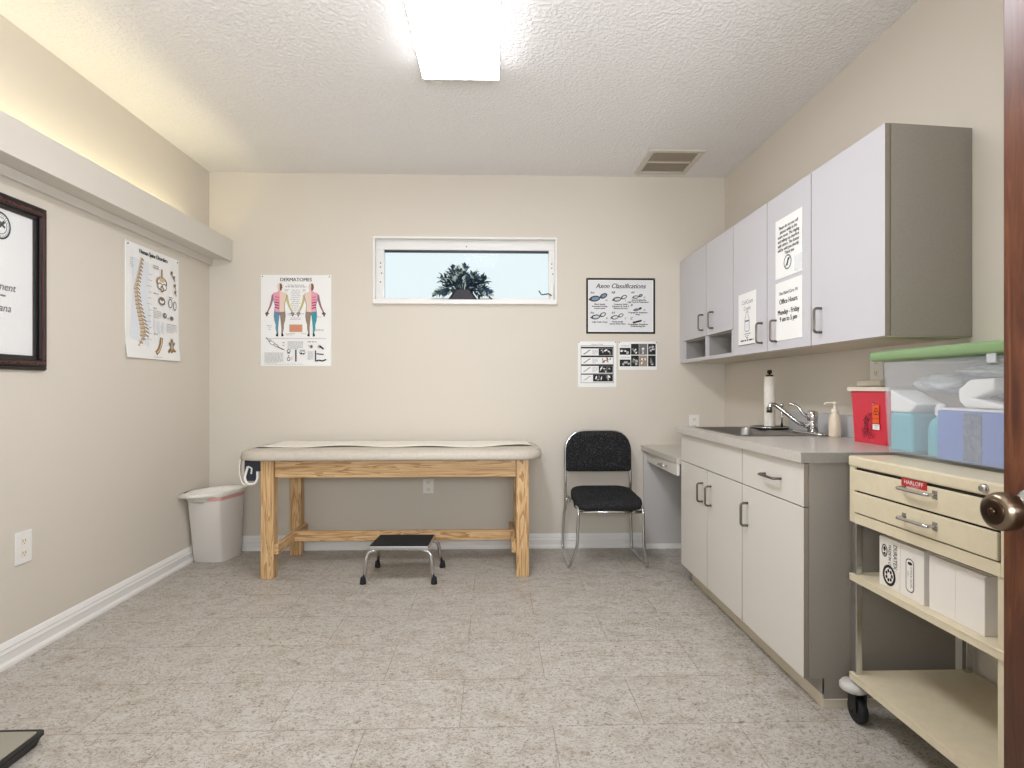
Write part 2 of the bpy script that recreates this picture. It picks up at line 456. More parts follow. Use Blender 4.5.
# ------------------------------------------------------------------ ceiling light, vent, valance
t = thing('ceiling_light', 'long white fluorescent ceiling light with a lit acrylic lens', 'ceiling light', (-0.163, 2.11, ZC))
FX0, FX1, FY0, FY1 = -0.347, 0.019, 1.50, 2.725
b = B(); box(b, FX0 + 0.002, FX1 - 0.002, FY0 + 0.008, FY1 - 0.008, 2.661, ZC - 0.0005, 0.003); obj('housing', b, 'white_trim', t)
b = B(); prism(b, [(FX0, FY0 + 0.012, 2.6605), (FX0 + 0.003, FY0 + 0.012, 2.653), (FX0 + 0.012, FY0 + 0.012, 2.65), (FX1 - 0.012, FY0 + 0.012, 2.65), (FX1 - 0.003, FY0 + 0.012, 2.653), (FX1, FY0 + 0.012, 2.6605)], (0, FY1 - FY0 - 0.024, 0)); obj('lens', b, 'lens', t)
for y0 in (FY0, FY1 - 0.012):
    b = B(); box(b, FX0 - 0.001, FX1 + 0.001, y0, y0 + 0.012, 2.648, ZC - 0.0005, 0.002); obj('end_cap', b, 'white_trim', t)

t = thing('air_vent', 'beige slatted ceiling air vent near the back wall', 'vent', (1.19, 3.83, ZC))
VX0, VX1, VY0, VY1 = 1.005, 1.375, 3.64, 4.045
b = B(); zb = ZC - 0.014
for x0, x1, y0, y1 in ((VX0, VX1, VY0, VY0 + 0.035), (VX0, VX1, VY1 - 0.035, VY1), (VX0, VX0 + 0.035, VY0 + 0.035, VY1 - 0.035), (VX1 - 0.035, VX1, VY0 + 0.035, VY1 - 0.035)): box(b, x0, x1, y0, y1, zb, ZC - 0.0005, 0.002)
box(b, VX0 + 0.03, VX1 - 0.03, (VY0 + VY1) / 2 - 0.006, (VY0 + VY1) / 2 + 0.006, zb + 0.002, ZC - 0.001)
obj('frame', b, 'vent', t)
b = B()
for k in range(26):
    x = VX0 + 0.042 + k * 0.0115
    prism(b, [(x, VY0 + 0.035, zb + 0.002), (x + 0.0012, VY0 + 0.035, zb + 0.002), (x + 0.007, VY0 + 0.035, zb + 0.011), (x + 0.0058, VY0 + 0.035, zb + 0.011)], (0, VY1 - VY0 - 0.07, 0))
obj('louvres', b, 'vent', t)
b = B(); box(b, VX0 + 0.03, VX1 - 0.03, VY0 + 0.03, VY1 - 0.03, ZC - 0.0025, ZC - 0.0008); obj('duct_back', b, 'vent_back', t)

t = thing('light_valance', 'long off-white shelf-like light valance running along the wall above the posters', 'light valance', (XL, 2.4, 2.08))
VX = -1.89; V0 = 0.4
b = B(); box(b, VX - 0.019, VX, V0, YB - 0.002, 2.08, 2.234, 0.002); obj('front_board', b, 'valance', t)
b = B(); box(b, XL + 0.012, VX - 0.019, V0, YB - 0.002, 2.096, 2.112); obj('bottom_board', b, 'valance', t)
b = B(); box(b, XL + 0.001, XL + 0.024, V0, YB - 0.002, 2.052, 2.096, 0.003); box(b, XL + 0.001, XL + 0.012, V0, YB - 0.002, 2.096, 2.13, 0.003); obj('wall_cleat', b, 'valance', t)
b = B(); tube(b, [(-1.965, 1.55, 2.145), (-1.965, 3.75, 2.145)], 0.013, 12); obj('fluorescent_tube', b, 'tube', t)

# ------------------------------------------------------------------ wall posters
def pins(parent, o, u, v, W, Hh, ins=0.012):
    n = Vector(u).cross(Vector(v))
    for a in (ins, W - ins):
        p = Vector(o) + Vector(u) * a + Vector(v) * (Hh - ins); bm = bmesh.new()
        tube(bm, [p, p + n * 0.004], 0.0045, 10); obj('pin', bm, 'ink_grey', parent)

def figure(P, cx, y0, Hh, front=True):
    """anatomical man, arms held away from the body; each side tinted on its own"""
    s = Hh
    def pt(x, y): return (cx + x * s, y0 + y * s)
    def pl(pts, m): P.poly([pt(*p) for p in pts], m)
    A, Bc = ('derm_pink', 'derm_skin') if front else ('derm_skin', 'derm_pink')
    legA, legB = ('derm_blue', 'derm_tan') if front else ('derm_tan', 'derm_teal')
    armA, armB = ('derm_mauve', 'derm_olive') if front else ('derm_olive', 'derm_mauve')
    for sgn, tor, leg, arm in ((-1, A, legA, armA), (1, Bc, legB, armB)):
        k = lambda q: [(sgn * x, y) for x, y in q]
        pl(k([(0.0, 0.46), (0.095, 0.47), (0.105, 0.40), (0.10, 0.30), (0.075, 0.23), (0.078, 0.16), (0.055, 0.05), (0.075, 0.01), (0.03, 0.0), (0.028, 0.06), (0.03, 0.16), (0.022, 0.24), (0.005, 0.40)]), leg)
        pl(k([(0.03, 0.0), (0.075, 0.01), (0.06, 0.06), (0.03, 0.06)]), 'ink')
        pl(k([(0.0, 0.46), (0.095, 0.47), (0.085, 0.58), (0.115, 0.70), (0.14, 0.78), (0.125, 0.815), (0.04, 0.84), (0.03, 0.87), (0.0, 0.87)]), tor)
        pl(k([(0.115, 0.80), (0.15, 0.775), (0.16, 0.70), (0.19, 0.58), (0.235, 0.47), (0.215, 0.455), (0.16, 0.56), (0.12, 0.68)]), arm)
        pl(k([(0.235, 0.47), (0.275, 0.43), (0.262, 0.42), (0.25, 0.38), (0.235, 0.375), (0.215, 0.42), (0.19, 0.43), (0.215, 0.455)]), 'derm_hand')
        pl(k([(0.0, 0.86), (0.035, 0.87), (0.05, 0.92), (0.045, 0.97), (0.025, 0.998), (0.0, 1.0)]), 'derm_head' if sgn > 0 else 'derm_skin')
        P.path([pt(sgn * x, y) for x, y in ((0.14, 0.78), (0.115, 0.70), (0.085, 0.58), (0.10, 0.45), (0.105, 0.38), (0.075, 0.23))], 0.004 * s / 0.4, 'ink_grey')
        sd = A if sgn < 0 else Bc
        if sd == 'derm_pink':
            for q in range(5):
                y = 0.53 + q * 0.05; P.line(pt(0.01 * sgn, y), pt(0.09 * sgn, y + 0.02), 0.022 * s, 'derm_magenta' if q < 3 else 'derm_rose')
    P.poly([pt(-0.04, 0.44), pt(0.04, 0.44), pt(0, 0.40)], 'ink_grey')
for nm, c in dict(derm_pink=(226, 160, 178), derm_rose=(214, 110, 142), derm_magenta=(168, 44, 92), derm_skin=(230, 204, 188), derm_blue=(92, 142, 170), derm_teal=(48, 150, 160), derm_tan=(150, 128, 112), derm_olive=(196, 186, 120), derm_mauve=(150, 112, 126), derm_hand=(110, 72, 78), derm_head=(120, 84, 80), swatch=(216, 142, 108), spine=(206, 184, 150), spine_dark=(142, 110, 74), axon_blue=(120, 142, 158), axon_dark=(44, 54, 62), axon_pale=(196, 204, 206), sheet_grey=(224, 224, 224), photo_tan=(160, 142, 120), photo_grey=(110, 108, 106), pale_blue=(226, 229, 234)).items():
    M[nm] = mat(nm.replace('_', ' ') + ' ink', c, 0.7)

# dermatome chart
px, pz, W, Hh = -1.688, 1.329, 0.503, 0.657
yy = YB - 0.003
t = thing('anatomy_poster', 'white poster titled DERMATOMES with two coloured standing figures', 'poster', (px + W / 2, YB, pz), 'posters on the back wall')
b = B(); sheet_box(b, (px, yy, pz), UX, UZ, W, Hh, 0.003, 0.0); obj('sheet', b, 'paper', t)
P = Print((px, yy, pz), UX, UZ)
P.text('DERMATOMES', W / 2, Hh - 0.045, 0.036, bold=0.022, sx=0.98)
P.greek(0.19, 0.31, Hh - 0.075, 0.006, 'ink_grey', 3); P.greek(0.175, 0.325, Hh - 0.088, 0.008, 'ink_grey', 4)
figure(P, 0.135, 0.212, 0.385, True); figure(P, 0.36, 0.212, 0.385, False)
P.rect(0.203, 0.245, 0.297, 0.30, 'swatch'); P.frame(0.203, 0.245, 0.297, 0.30, 0.004, 'ink_pale')
for i in range(14): P.greek(0.222 - (i % 3) * 0.005, 0.278 + (i % 2) * 0.006, 0.545 - i * 0.0135, 0.007, 'ink_pale', i)
for x0, x1, y in ((0.17, 0.2, 0.55), (0.17, 0.2, 0.54), (0.3, 0.325, 0.55), (0.295, 0.325, 0.54), (0.19, 0.23, 0.375), (0.19, 0.225, 0.365), (0.265, 0.31, 0.375), (0.215, 0.285, 0.345), (0.21, 0.29, 0.335), (0.18, 0.245, 0.232), (0.18, 0.23, 0.222), (0.29, 0.325, 0.232), (0.39, 0.45, 0.262), (0.39, 0.45, 0.254), (0.045, 0.085, 0.29), (0.05, 0.08, 0.278), (0.055, 0.075, 0.262), (0.395, 0.43, 0.352)): P.greek(x0, x1, y, 0.007, 'ink_pale', 7)
P.rect(0.03, 0.197, 0.47, 0.2, 'ink_pale')
P.path([(0.04, 0.205), (0.06, 0.18), (0.075, 0.165), (0.1, 0.15), (0.125, 0.135), (0.16, 0.12)], 0.006, 'ink_grey')
P.ring(0.082, 0.165, 0.024, 0.012, 0.004, 'ink_grey', -0.5); P.ring(0.11, 0.148, 0.02, 0.009, 0.004, 'ink', -0.5); P.ring(0.07, 0.185, 0.01, 0.006, 0.003, 'ink_grey', -0.8)
P.line((0.12, 0.138), (0.168, 0.115), 0.006, 'ink'); P.rect(0.155, 0.165, 0.172, 0.172, 'ink_pale'); P.rect(0.155, 0.145, 0.17, 0.152, 'ink_pale')
P.block(0.192, 0.305, 0.175, 8, 0.0075, 0.0055, 'ink_pale', 21)
P.block(0.028, 0.165, 0.092, 10, 0.0078, 0.0055, 'ink_pale', 41); P.greek(0.03, 0.3, 0.012, 0.005, 'ink_pale', 5)
P.greek(0.335, 0.40, 0.172, 0.008, 'ink_grey', 6)
P.ring(0.2, 0.108, 0.013, 0.012, 0.004, 'ink'); P.rect(0.19, 0.09, 0.21, 0.096, 'ink'); P.ring(0.2, 0.05, 0.012, 0.014, 0.004, 'ink'); P.poly([(0.195, 0.068), (0.205, 0.068), (0.2, 0.082)], 'ink_grey')
P.rect(0.222, 0.045, 0.226, 0.07, 'swatch'); P.rect(0.246, 0.032, 0.257, 0.118, 'photo_grey'); P.path([(0.251, 0.034 + 0) , (0.251, 0.116)], 0.004, 'ink')
P.ring(0.298, 0.097, 0.022, 0.013, 0.004, 'ink_grey'); P.ell(0.29, 0.09, 0.009, 0.007, 'ink'); P.ell(0.308, 0.088, 0.006, 0.006, 'ink'); P.rect(0.28, 0.112, 0.318, 0.116, 'ink_grey')
P.ell(0.362, 0.14, 0.010, 0.012, 'photo_grey'); P.line((0.34, 0.15), (0.355, 0.135), 0.006, 'ink_pale'); P.ell(0.42, 0.14, 0.014, 0.012, 'ink_pale'); P.line((0.42, 0.145), (0.45, 0.122), 0.012, 'ink')
P.rect(0.335, 0.045, 0.375, 0.108, 'sheet_grey'); P.block(0.338, 0.373, 0.1, 8, 0.0075, 0.005, 'ink_pale', 61)
P.path([(0.392, 0.035), (0.392, 0.112)], 0.008, 'ink'); P.line((0.4, 0.088), (0.45, 0.084), 0.007, 'ink'); P.path([(0.392, 0.036), (0.42, 0.042), (0.44, 0.036), (0.468, 0.047)], 0.009, 'ink')
P.done(t)
pins(t, (px, yy, pz), UX, UZ, W, Hh)

# axon classification poster
px, pz, W, Hh = 0.668, 1.568, 0.511, 0.410
t = thing('axon_poster', 'black-bordered white poster titled Axon Classifications above two smaller prints', 'poster', (px + W / 2, YB, pz), 'posters on the back wall')
b = B(); sheet_box(b, (px, yy, pz), UX, UZ, W, Hh, 0.003); obj('sheet', b, 'paper', t)
P = Print((px, yy, pz), UX, UZ)
P.frame(0, 0, W, Hh, 0.0145); P.rect(0.022, 0.022, W - 0.022, Hh - 0.022, 'sheet_grey')
P.text('Axon Classifications', W / 2, Hh - 0.075, 0.05, bold=0.018, shear=0.28, sx=0.9)
def axon(cx, cy, s, m1, m2, rot=0.3):
    c, q = math.cos(rot), math.sin(rot)
    P.ell(cx - 0.032 * s * c, cy - 0.032 * s * q, 0.037 * s, 0.020 * s, 'axon_dark', rot * 0.5); P.ell(cx - 0.030 * s * c, cy - 0.032 * s * q, 0.027 * s, 0.0115 * s, m1, rot * 0.5)
    P.ell(cx + 0.030 * s * c, cy + 0.032 * s * q, 0.027 * s, 0.017 * s, 'axon_dark', rot * 1.6); P.ell(cx + 0.032 * s * c, cy + 0.034 * s * q, 0.017 * s, 0.0095 * s, m2, rot * 1.6)
    P.ell(cx - 0.066 * s * c, cy - 0.05 * s * q, 0.012 * s, 0.006 * s, 'axon_dark', rot)
sg = 'sheet_grey'
axon(0.098, 0.268, 1.08, 'axon_blue', 'axon_blue'); axon(0.255, 0.262, 0.86, 'axon_pale', sg); axon(0.385, 0.276, 0.62, 'axon_pale', 'axon_blue')
axon(0.098, 0.132, 0.9, 'axon_pale', sg); axon(0.235, 0.128, 0.76, sg, sg); axon(0.385, 0.182, 0.5, 'axon_blue', 'axon_dark')
P.line((0.345, 0.082), (0.41, 0.098), 0.013, 'ink')
for txt, x, y, sz in (('A\u03b1', 0.03, 0.295, 0.022), ('A\u03b2', 0.185, 0.297, 0.022), ('A\u03b4', 0.33, 0.297, 0.022), ('B', 0.328, 0.203, 0.024), ('A\u03b3', 0.03, 0.148, 0.022), ('A\u03b4', 0.185, 0.148, 0.022), ('C', 0.325, 0.105, 0.026)): P.text(txt, x, y, sz, align='LEFT', shear=0.25, bold=0.03)
for txt, x, y in (('IA', 0.15, 0.24), ('II', 0.288, 0.24), ('III', 0.43, 0.262), ('IB', 0.152, 0.108), ('II', 0.288, 0.108), ('III', 0.43, 0.17), ('IV', 0.43, 0.083)): P.text(txt, x, y, 0.018, shear=0.2)
for txt, x, y in (('Muscle Spindle', 0.1, 0.212), ('Annulospiral Endings', 0.1, 0.197), ('Proprioception', 0.1, 0.182), ('Cutaneous Tactile', 0.255, 0.212), ('Receptors of Touch &', 0.255, 0.197), ('Vibratory Pressure', 0.255, 0.182), ('Sharp Prickling Pain', 0.39, 0.244), ('Light Touch & Temperature', 0.385, 0.229), ('Preganglionic Sympathetic', 0.383, 0.152), ('Fibers', 0.383, 0.137), ('Golgi Tendon Organ', 0.1, 0.082), ('Muscle Spindle', 0.232, 0.084), ('Gamma Motor Fibers', 0.232, 0.069), ('Postganglionic Sympathetic', 0.383, 0.066), ('& Dull Burning Pain', 0.383, 0.051)): P.text(txt, x, y, 0.0155, bold=0.04, sx=0.88)
P.done(t)
pins(t, (px, yy, pz), UX, UZ, W, Hh, 0.006)

# two smaller prints
px, pz, W, Hh = 0.609, 1.177, 0.282, 0.335
t = thing('chart_print', 'portrait chart of four banded rows, pinned below the axon poster', 'poster', (px + W / 2, YB, pz), 'posters on the back wall')
b = B(); sheet_box(b, (px, yy, pz), UX, UZ, W, Hh, 0.003); obj('sheet', b, 'paper', t)
P = Print((px, yy, pz), UX, UZ)
P.frame(0.02, 0.03, W - 0.02, Hh - 0.03, 0.003, 'ink_grey')
P.text('Classes of Fibers', W / 2, Hh - 0.026, 0.013, 'ink_grey')
rr = random.Random(3)
for k in range(4):
    y1 = 0.283 - k * 0.064
    if k < 3: P.rect(0.022, y1, W - 0.024, y1 + 0.012)
    else: P.rect(0.022, y1, W - 0.024, y1 + 0.008)
    P.path([(0.04, y1 - 0.042), (0.06, y1 - 0.032), (0.075, y1 - 0.018), (0.09, y1 - 0.012)], 0.007 - 0.001 * k, 'ink_grey')
    if k < 3:
        P.block(0.105, 0.145, y1 - 0.016, 4, 0.009, 0.006, 'ink_pale', k * 9)
    x0 = 0.152 if k < 3 else 0.11
    P.rect(x0, y1 - 0.05, W - 0.026, y1 - 0.001, 'ink' if k in (0, 2, 3) else 'paper')
    for q in range(9):
        cx, cy = rr.uniform(x0 + 0.012, W - 0.042), rr.uniform(y1 - 0.04, y1 - 0.01)
        P.ell(cx, cy, rr.uniform(0.006, 0.014), rr.uniform(0.003, 0.007), rr.choice(['paper', 'photo_grey', 'ink_pale']) if k != 1 else rr.choice(['photo_tan', 'ink_grey', 'spine_dark']), rr.uniform(0, 3))
P.done(t)
pins(t, (px, yy, pz), UX, UZ, W, Hh, 0.006)

px, pz, W, Hh = 0.908, 1.303, 0.285, 0.208
t = thing('photo_print', 'landscape print with two rows of dark photographs, pinned below the axon poster', 'poster', (px + W / 2, YB, pz), 'posters on the back wall')
b = B(); sheet_box(b, (px, yy, pz), UX, UZ, W, Hh, 0.003); obj('sheet', b, 'paper', t)
P = Print((px, yy, pz), UX, UZ)
for r_ in range(2):
    y0 = 0.112 - r_ * 0.086
    for c_, (x0, x1) in enumerate(((0.008, 0.088), (0.092, 0.15), (0.152, 0.212), (0.218, 0.274))):
        P.rect(x0, y0, x1, y0 + 0.08, 'ink' if c_ != 2 else ('photo_tan' if r_ else 'photo_grey'))
        if c_ == 0:
            P.rect(x0, y0 + 0.05, x1, y0 + 0.08, 'paper'); P.text('ANTERIOR' if r_ == 0 else 'POSTERIOR', (x0 + x1) / 2, y0 + 0.06, 0.013, 'ink_grey')
        for q in range(5):
            h = 0.04 if c_ == 0 else 0.07
            P.ell(rr.uniform(x0 + 0.012, x1 - 0.012), y0 + rr.uniform(0.012, h - 0.01), rr.uniform(0.005, 0.011), rr.uniform(0.006, 0.012), rr.choice(['paper', 'ink_pale', 'photo_grey', 'ink_pale']), rr.uniform(0, 3))
P.done(t)
pins(t, (px, yy, pz), UX, UZ, W, Hh, 0.006)

# spine poster on the side wall
py, pz, W, Hh = 3.203, 1.343, 0.525, 0.652
t = thing('spine_poster', 'white poster of a curved human spine on the wall under the valance', 'poster', (XL, py + W / 2, pz))
xx = XL + 0.004
b = B(); sheet_box(b, (xx, py, pz), UY, UZ, W, Hh, 0.004, 0.012); obj('sheet', b, 'paper', t)
P = Print((xx + 0.0005, py, pz), UY, UZ)
P.k = 60
P.text('Human Spine Disorders', W / 2 - 0.005, Hh - 0.045, 0.036, bold=0.04, sx=0.8)
P.poly([(0.02, 0.02), (0.2, 0.02), (0.225, 0.25), (0.2, 0.36), (0.205, 0.57), (0.05, 0.57), (0.06, 0.4), (0.03, 0.15)], 'pale_blue')
sp = []
KP = [(0, 0.140), (0.15, 0.118), (0.33, 0.088), (0.5, 0.105), (0.65, 0.135), (0.78, 0.160), (0.87, 0.150), (0.94, 0.115), (1, 0.105)]
for k in range(25):
    f = k / 24
    for (f0, x0), (f1, x1) in zip(KP, KP[1:]):
        if f0 <= f <= f1 + 1e-9: x = x0 + (x1 - x0) * (f - f0) / (f1 - f0)
    sp.append((x, 0.575 - f * 0.525))
for k, (x, y) in enumerate(sp):
    f = k / 24; w_ = 0.014 + 0.022 * min(1, f * 1.3) if f < 0.84 else 0.024 * (1.03 - f) * 5
    P.rect(x - w_ * 0.9, y - 0.008, x + w_ * 0.55, y + 0.009, 'spine'); P.rect(x - w_ * 0.9, y - 0.0105, x + w_ * 0.5, y - 0.006, 'spine_dark')
    P.line((x + w_ * 0.5, y + 0.003), (x + w_ * 1.35, y - 0.008), 0.008, 'spine_dark'); P.ell(x + w_ * 0.15, y + 0.002, 0.005, 0.004, 'spine_dark')
for k in range(12): P.greek(0.205 - (k % 3) * 0.01, 0.235, 0.5 - k * 0.035, 0.006, 'ink_pale', k)
for k in range(5): P.greek(0.03, 0.06, 0.56 - k * 0.012, 0.006, 'ink_pale', k + 30)
P.ring(0.335, 0.475, 0.055, 0.035, 0.012, 'spine_dark'); P.ring(0.315, 0.45, 0.026, 0.022, 0.007, 'spine_dark'); P.ring(0.36, 0.45, 0.026, 0.022, 0.007, 'spine_dark'); P.ell(0.335, 0.492, 0.03, 0.017, 'spine'); P.line((0.335, 0.5), (0.335, 0.555), 0.012, 'spine_dark'); P.ell(0.337, 0.435, 0.018, 0.02, 'axon_dark'); P.ell(0.337, 0.435, 0.012, 0.013, 'spine')
for k, (x, y) in enumerate(((0.44, 0.555), (0.465, 0.53), (0.475, 0.48), (0.48, 0.44))): P.ell(x, y, 0.014, 0.01, 'spine_dark', 0.6); P.line((x, y), (x + 0.012, y - 0.024), 0.007, 'photo_grey')
for x0, x1, y in ((0.25, 0.3, 0.56), (0.25, 0.31, 0.548), (0.25, 0.3, 0.395), (0.41, 0.45, 0.395), (0.25, 0.28, 0.305), (0.25, 0.29, 0.15)): P.greek(x0, x1, y, 0.008, 'ink_grey', 2)
P.ring(0.335, 0.36, 0.036, 0.026, 0.012, 'photo_grey'); P.ell(0.335, 0.372, 0.02, 0.01, 'spine_dark')
P.ring(0.425, 0.36, 0.022, 0.03, 0.007, 'ink_grey'); P.ring(0.475, 0.35, 0.018, 0.03, 0.007, 'photo_grey')
P.block(0.25, 0.33, 0.29, 5, 0.01, 0.006, 'ink_pale', 70); P.ell(0.365, 0.275, 0.02, 0.017, 'photo_grey'); P.ell(0.37, 0.277, 0.01, 0.008, 'spine'); P.ell(0.44, 0.267, 0.02, 0.014, 'photo_grey'); P.line((0.39, 0.26), (0.415, 0.262), 0.004, 'ink_grey')
for x in (0.262, 0.305, 0.348): P.path([(x, 0.16), (x + 0.008, 0.2), (x - 0.004, 0.235)], 0.004, 'ink_grey'); P.ell(x, 0.2, 0.014, 0.036, 'pale_blue')
P.block(0.385, 0.5, 0.225, 6, 0.01, 0.006, 'ink_pale', 80)
P.path([(0.33, 0.135), (0.325, 0.1), (0.305, 0.06), (0.275, 0.035)], 0.03, 'spine_dark'); P.path([(0.332, 0.13), (0.33, 0.1), (0.312, 0.062), (0.285, 0.04)], 0.012, 'spine')
P.ell(0.44, 0.09, 0.018, 0.05, 'spine_dark'); P.path([(0.40, 0.05), (0.44, 0.08), (0.485, 0.05)], 0.02, 'spine_dark'); P.path([(0.41, 0.11), (0.44, 0.08), (0.47, 0.115)], 0.014, 'photo_grey'); P.ell(0.44, 0.09, 0.008, 0.03, 'spine')
P.greek(0.25, 0.49, 0.012, 0.006, 'ink_pale', 5)
P.done(t)
pins(t, (xx, py, pz), UY, UZ, W, Hh, 0.016)

# framed certificate
t = thing('framed_certificate', 'mahogany framed certificate under glass with a round black seal', 'picture frame', (XL, 2.2, 1.25))
FY0_, FY1_, FZ0, FZ1 = 1.80, 2.633, 1.248, 1.980
b = B()
def fr(bm, y0, y1, z0, z1, w, x0, x1, bev, mi=0):
    box(bm, x0, x1, y0, y1, z0, z0 + w, bev, mi=mi); box(bm, x0, x1, y0, y1, z1 - w, z1, bev, mi=mi)
    box(bm, x0, x1, y0, y0 + w, z0 + w, z1 - w, bev, mi=mi); box(bm, x0, x1, y1 - w, y1, z0 + w, z1 - w, bev, mi=mi)
fr(b, FY0_, FY1_, FZ0, FZ1, 0.064, XL + 0.001, XL + 0.014, 0.003, 0)
fr(b, FY0_ + 0.016, FY1_ - 0.016, FZ0 + 0.016, FZ1 - 0.016, 0.03, XL + 0.012, XL + 0.026, 0.006, 0)
fr(b, FY0_ + 0.026, FY1_ - 0.026, FZ0 + 0.026, FZ1 - 0.026, 0.011, XL + 0.02, XL + 0.0275, 0.003, 1)
fr(b, FY0_ + 0.004, FY1_ - 0.004, FZ0 + 0.004, FZ1 - 0.004, 0.012, XL + 0.012, XL + 0.021, 0.003, 0)
obj('frame', b, ['frame_dark', 'frame_red'], t)
b = B(); box(b, XL + 0.001, XL + 0.004, FY0_ + 0.06, FY1_ - 0.06, FZ0 + 0.06, FZ1 - 0.06); obj('certificate_paper', b, 'paper', t)
P = Print((XL + 0.0045, FY0_, FZ0), UY, UZ)
cy, cz = 2.405 - FY0_, 1.845 - FZ0
P.ring(cy, cz, 0.052, 0.058, 0.008, 'ink'); P.ring(cy, cz, 0.033, 0.037, 0.003, 'ink')
for k in range(28):
    a = k * 2 * math.pi / 28; P.line((cy + 0.037 * math.cos(a), cz + 0.042 * math.sin(a)), (cy + 0.043 * math.cos(a), cz + 0.048 * math.sin(a)), 0.004, 'ink_grey')
P.line((cy - 0.018, cz - 0.02), (cy + 0.02, cz + 0.02), 0.012); P.line((cy - 0.012, cz + 0.02), (cy + 0.022, cz - 0.006), 0.010); P.line((cy - 0.02, cz), (cy + 0.016, cz + 0.004), 0.008)
P.text('Department', 2.478 - FY0_, 1.579 - FZ0, 0.046, align='RIGHT', shear=0.25, sx=0.95)
P.greek(2.3 - FY0_, 2.43 - FY0_, 1.552 - FZ0, 0.012, 'ink_grey', 3)
P.text('Indiana', 2.456 - FY0_, 1.49 - FZ0, 0.046, align='RIGHT', shear=0.25, sx=0.95)
P.done(t)
b = B(); box(b, XL + 0.007, XL + 0.009, FY0_ + 0.055, FY1_ - 0.055, FZ0 + 0.055, FZ1 - 0.055); obj('glass', b, 'frame_glass', t)

# ------------------------------------------------------------------ wall outlets
def outlet(name, label, o, u, W=0.078, Hh=0.122, v=UZ):
    o, u = Vector(o), Vector(u); n = u.cross(UZ)
    t = thing(name, label, 'outlet', o, 'white wall outlets')
    def bx(bm, a0, a1, z0, z1, d0, d1, bev=0):
        p = [o + u * a + UZ * z + n * d for a in (a0, a1) for z in (z0, z1) for d in (d0, d1)]
        box(bm, min(q.x for q in p), max(q.x for q in p), min(q.y for q in p), max(q.y for q in p), min(q.z for q in p), max(q.z for q in p), bev)
    b = B(); bx(b, -W / 2, W / 2, -Hh / 2, Hh / 2, 0.0005, 0.006, 0.002); obj('cover_plate', b, 'white_trim', t)
    for dz in (0.026, -0.026):
        b = B(); bx(b, -0.016, 0.016, dz - 0.015, dz + 0.015, 0.005, 0.0075, 0.001); q = obj('socket', b, 'cream_plastic', t)
        b = B()
        for a in (-0.007, 0.006): bx(b, a - 0.0012, a + 0.0012, dz - 0.002, dz + 0.008, 0.0074, 0.0078)
        bx(b, -0.002, 0.002, dz - 0.01, dz - 0.006, 0.0074, 0.0078); obj('slots', b, 'ink', q)
    return t
outlet('wall_outlet', 'white wall outlet low on the wall below the framed certificate', (XL, 2.522, 0.477), (0, 1, 0), 0.086, 0.138)
outlet('wall_outlet', 'white wall outlet behind the wooden treatment table', (-0.484, YB, 0.457), (1, 0, 0), 0.078, 0.105)
outlet('wall_outlet', 'white wall outlet just above the desk and sink corner', (1.469, YB, 0.912), (1, 0, 0), 0.076, 0.12)
outlet('wall_outlet', 'white wall outlet above the red sharps container', (XR, 2.462, 1.262), (0, -1, 0), 0.085, 0.125)
b = B(); box(b, XR - 0.032, XR - 0.001, 2.40, 2.56, 1.178, 1.205, 0.004); 
t = obj('wall_bracket', b, 'cream_plastic'); tag(t, 'small beige bracket on the wall right above the red sharps container', 'bracket')

# ------------------------------------------------------------------ potted plant on the sill
t = thing('potted_plant', 'dark potted trailing plant standing on the window sill', 'plant', (-0.24, YB - 0.005, WZ0 + 0.022))
pc = Vector((-0.235, YB + 0.005, WZ0 + 0.0225))
b = B(); loft(b, [[(pc.x + x, pc.y + y, pc.z + z) for x, y in rrect(0, 0, w_, d_, 0.02)] for w_, d_, z in ((0.205, 0.062, 0), (0.21, 0.064, 0.004), (0.122, 0.058, 0.068), (0.12, 0.056, 0.073), (0.10, 0.045, 0.069))], smooth=False); obj('pot', b, 'pot', t)
b = B(); rp = random.Random(11)
def leaf(bm, p, d, up, ln, wd, mi):
    d = d.normalized(); s_ = d.cross(up)
    if s_.length < 1e-4: s_ = Vector((1, 0, 0))
    s_.normalize(); n_ = s_.cross(d)
    pts = [(0, 0, 0), (0.28, 0.5, 0.05), (0.6, 0.38, 0.03), (1, 0, -0.16), (0.6, -0.38, 0.03), (0.28, -0.5, 0.05)]
    mid = [bm.verts.new(p), bm.verts.new(p + d * ln * 0.5 - n_ * ln * 0.04), bm.verts.new(p + d * ln - n_ * ln * 0.16)]
    a = [bm.verts.new(p + d * ln * x + s_ * wd * y + n_ * ln * z) for x, y, z in (pts[1], pts[2])]
    c_ = [bm.verts.new(p + d * ln * x + s_ * wd * y + n_ * ln * z) for x, y, z in (pts[5], pts[4])]
    for q in ((mid[0], a[0], mid[1]), (mid[1], a[0], a[1]), (mid[1], a[1], mid[2]), (mid[0], mid[1], c_[0]), (mid[1], c_[1], c_[0]), (mid[1], mid[2], c_[1])):
        f = bm.faces.new(q); f.material_index = mi
stems = B()
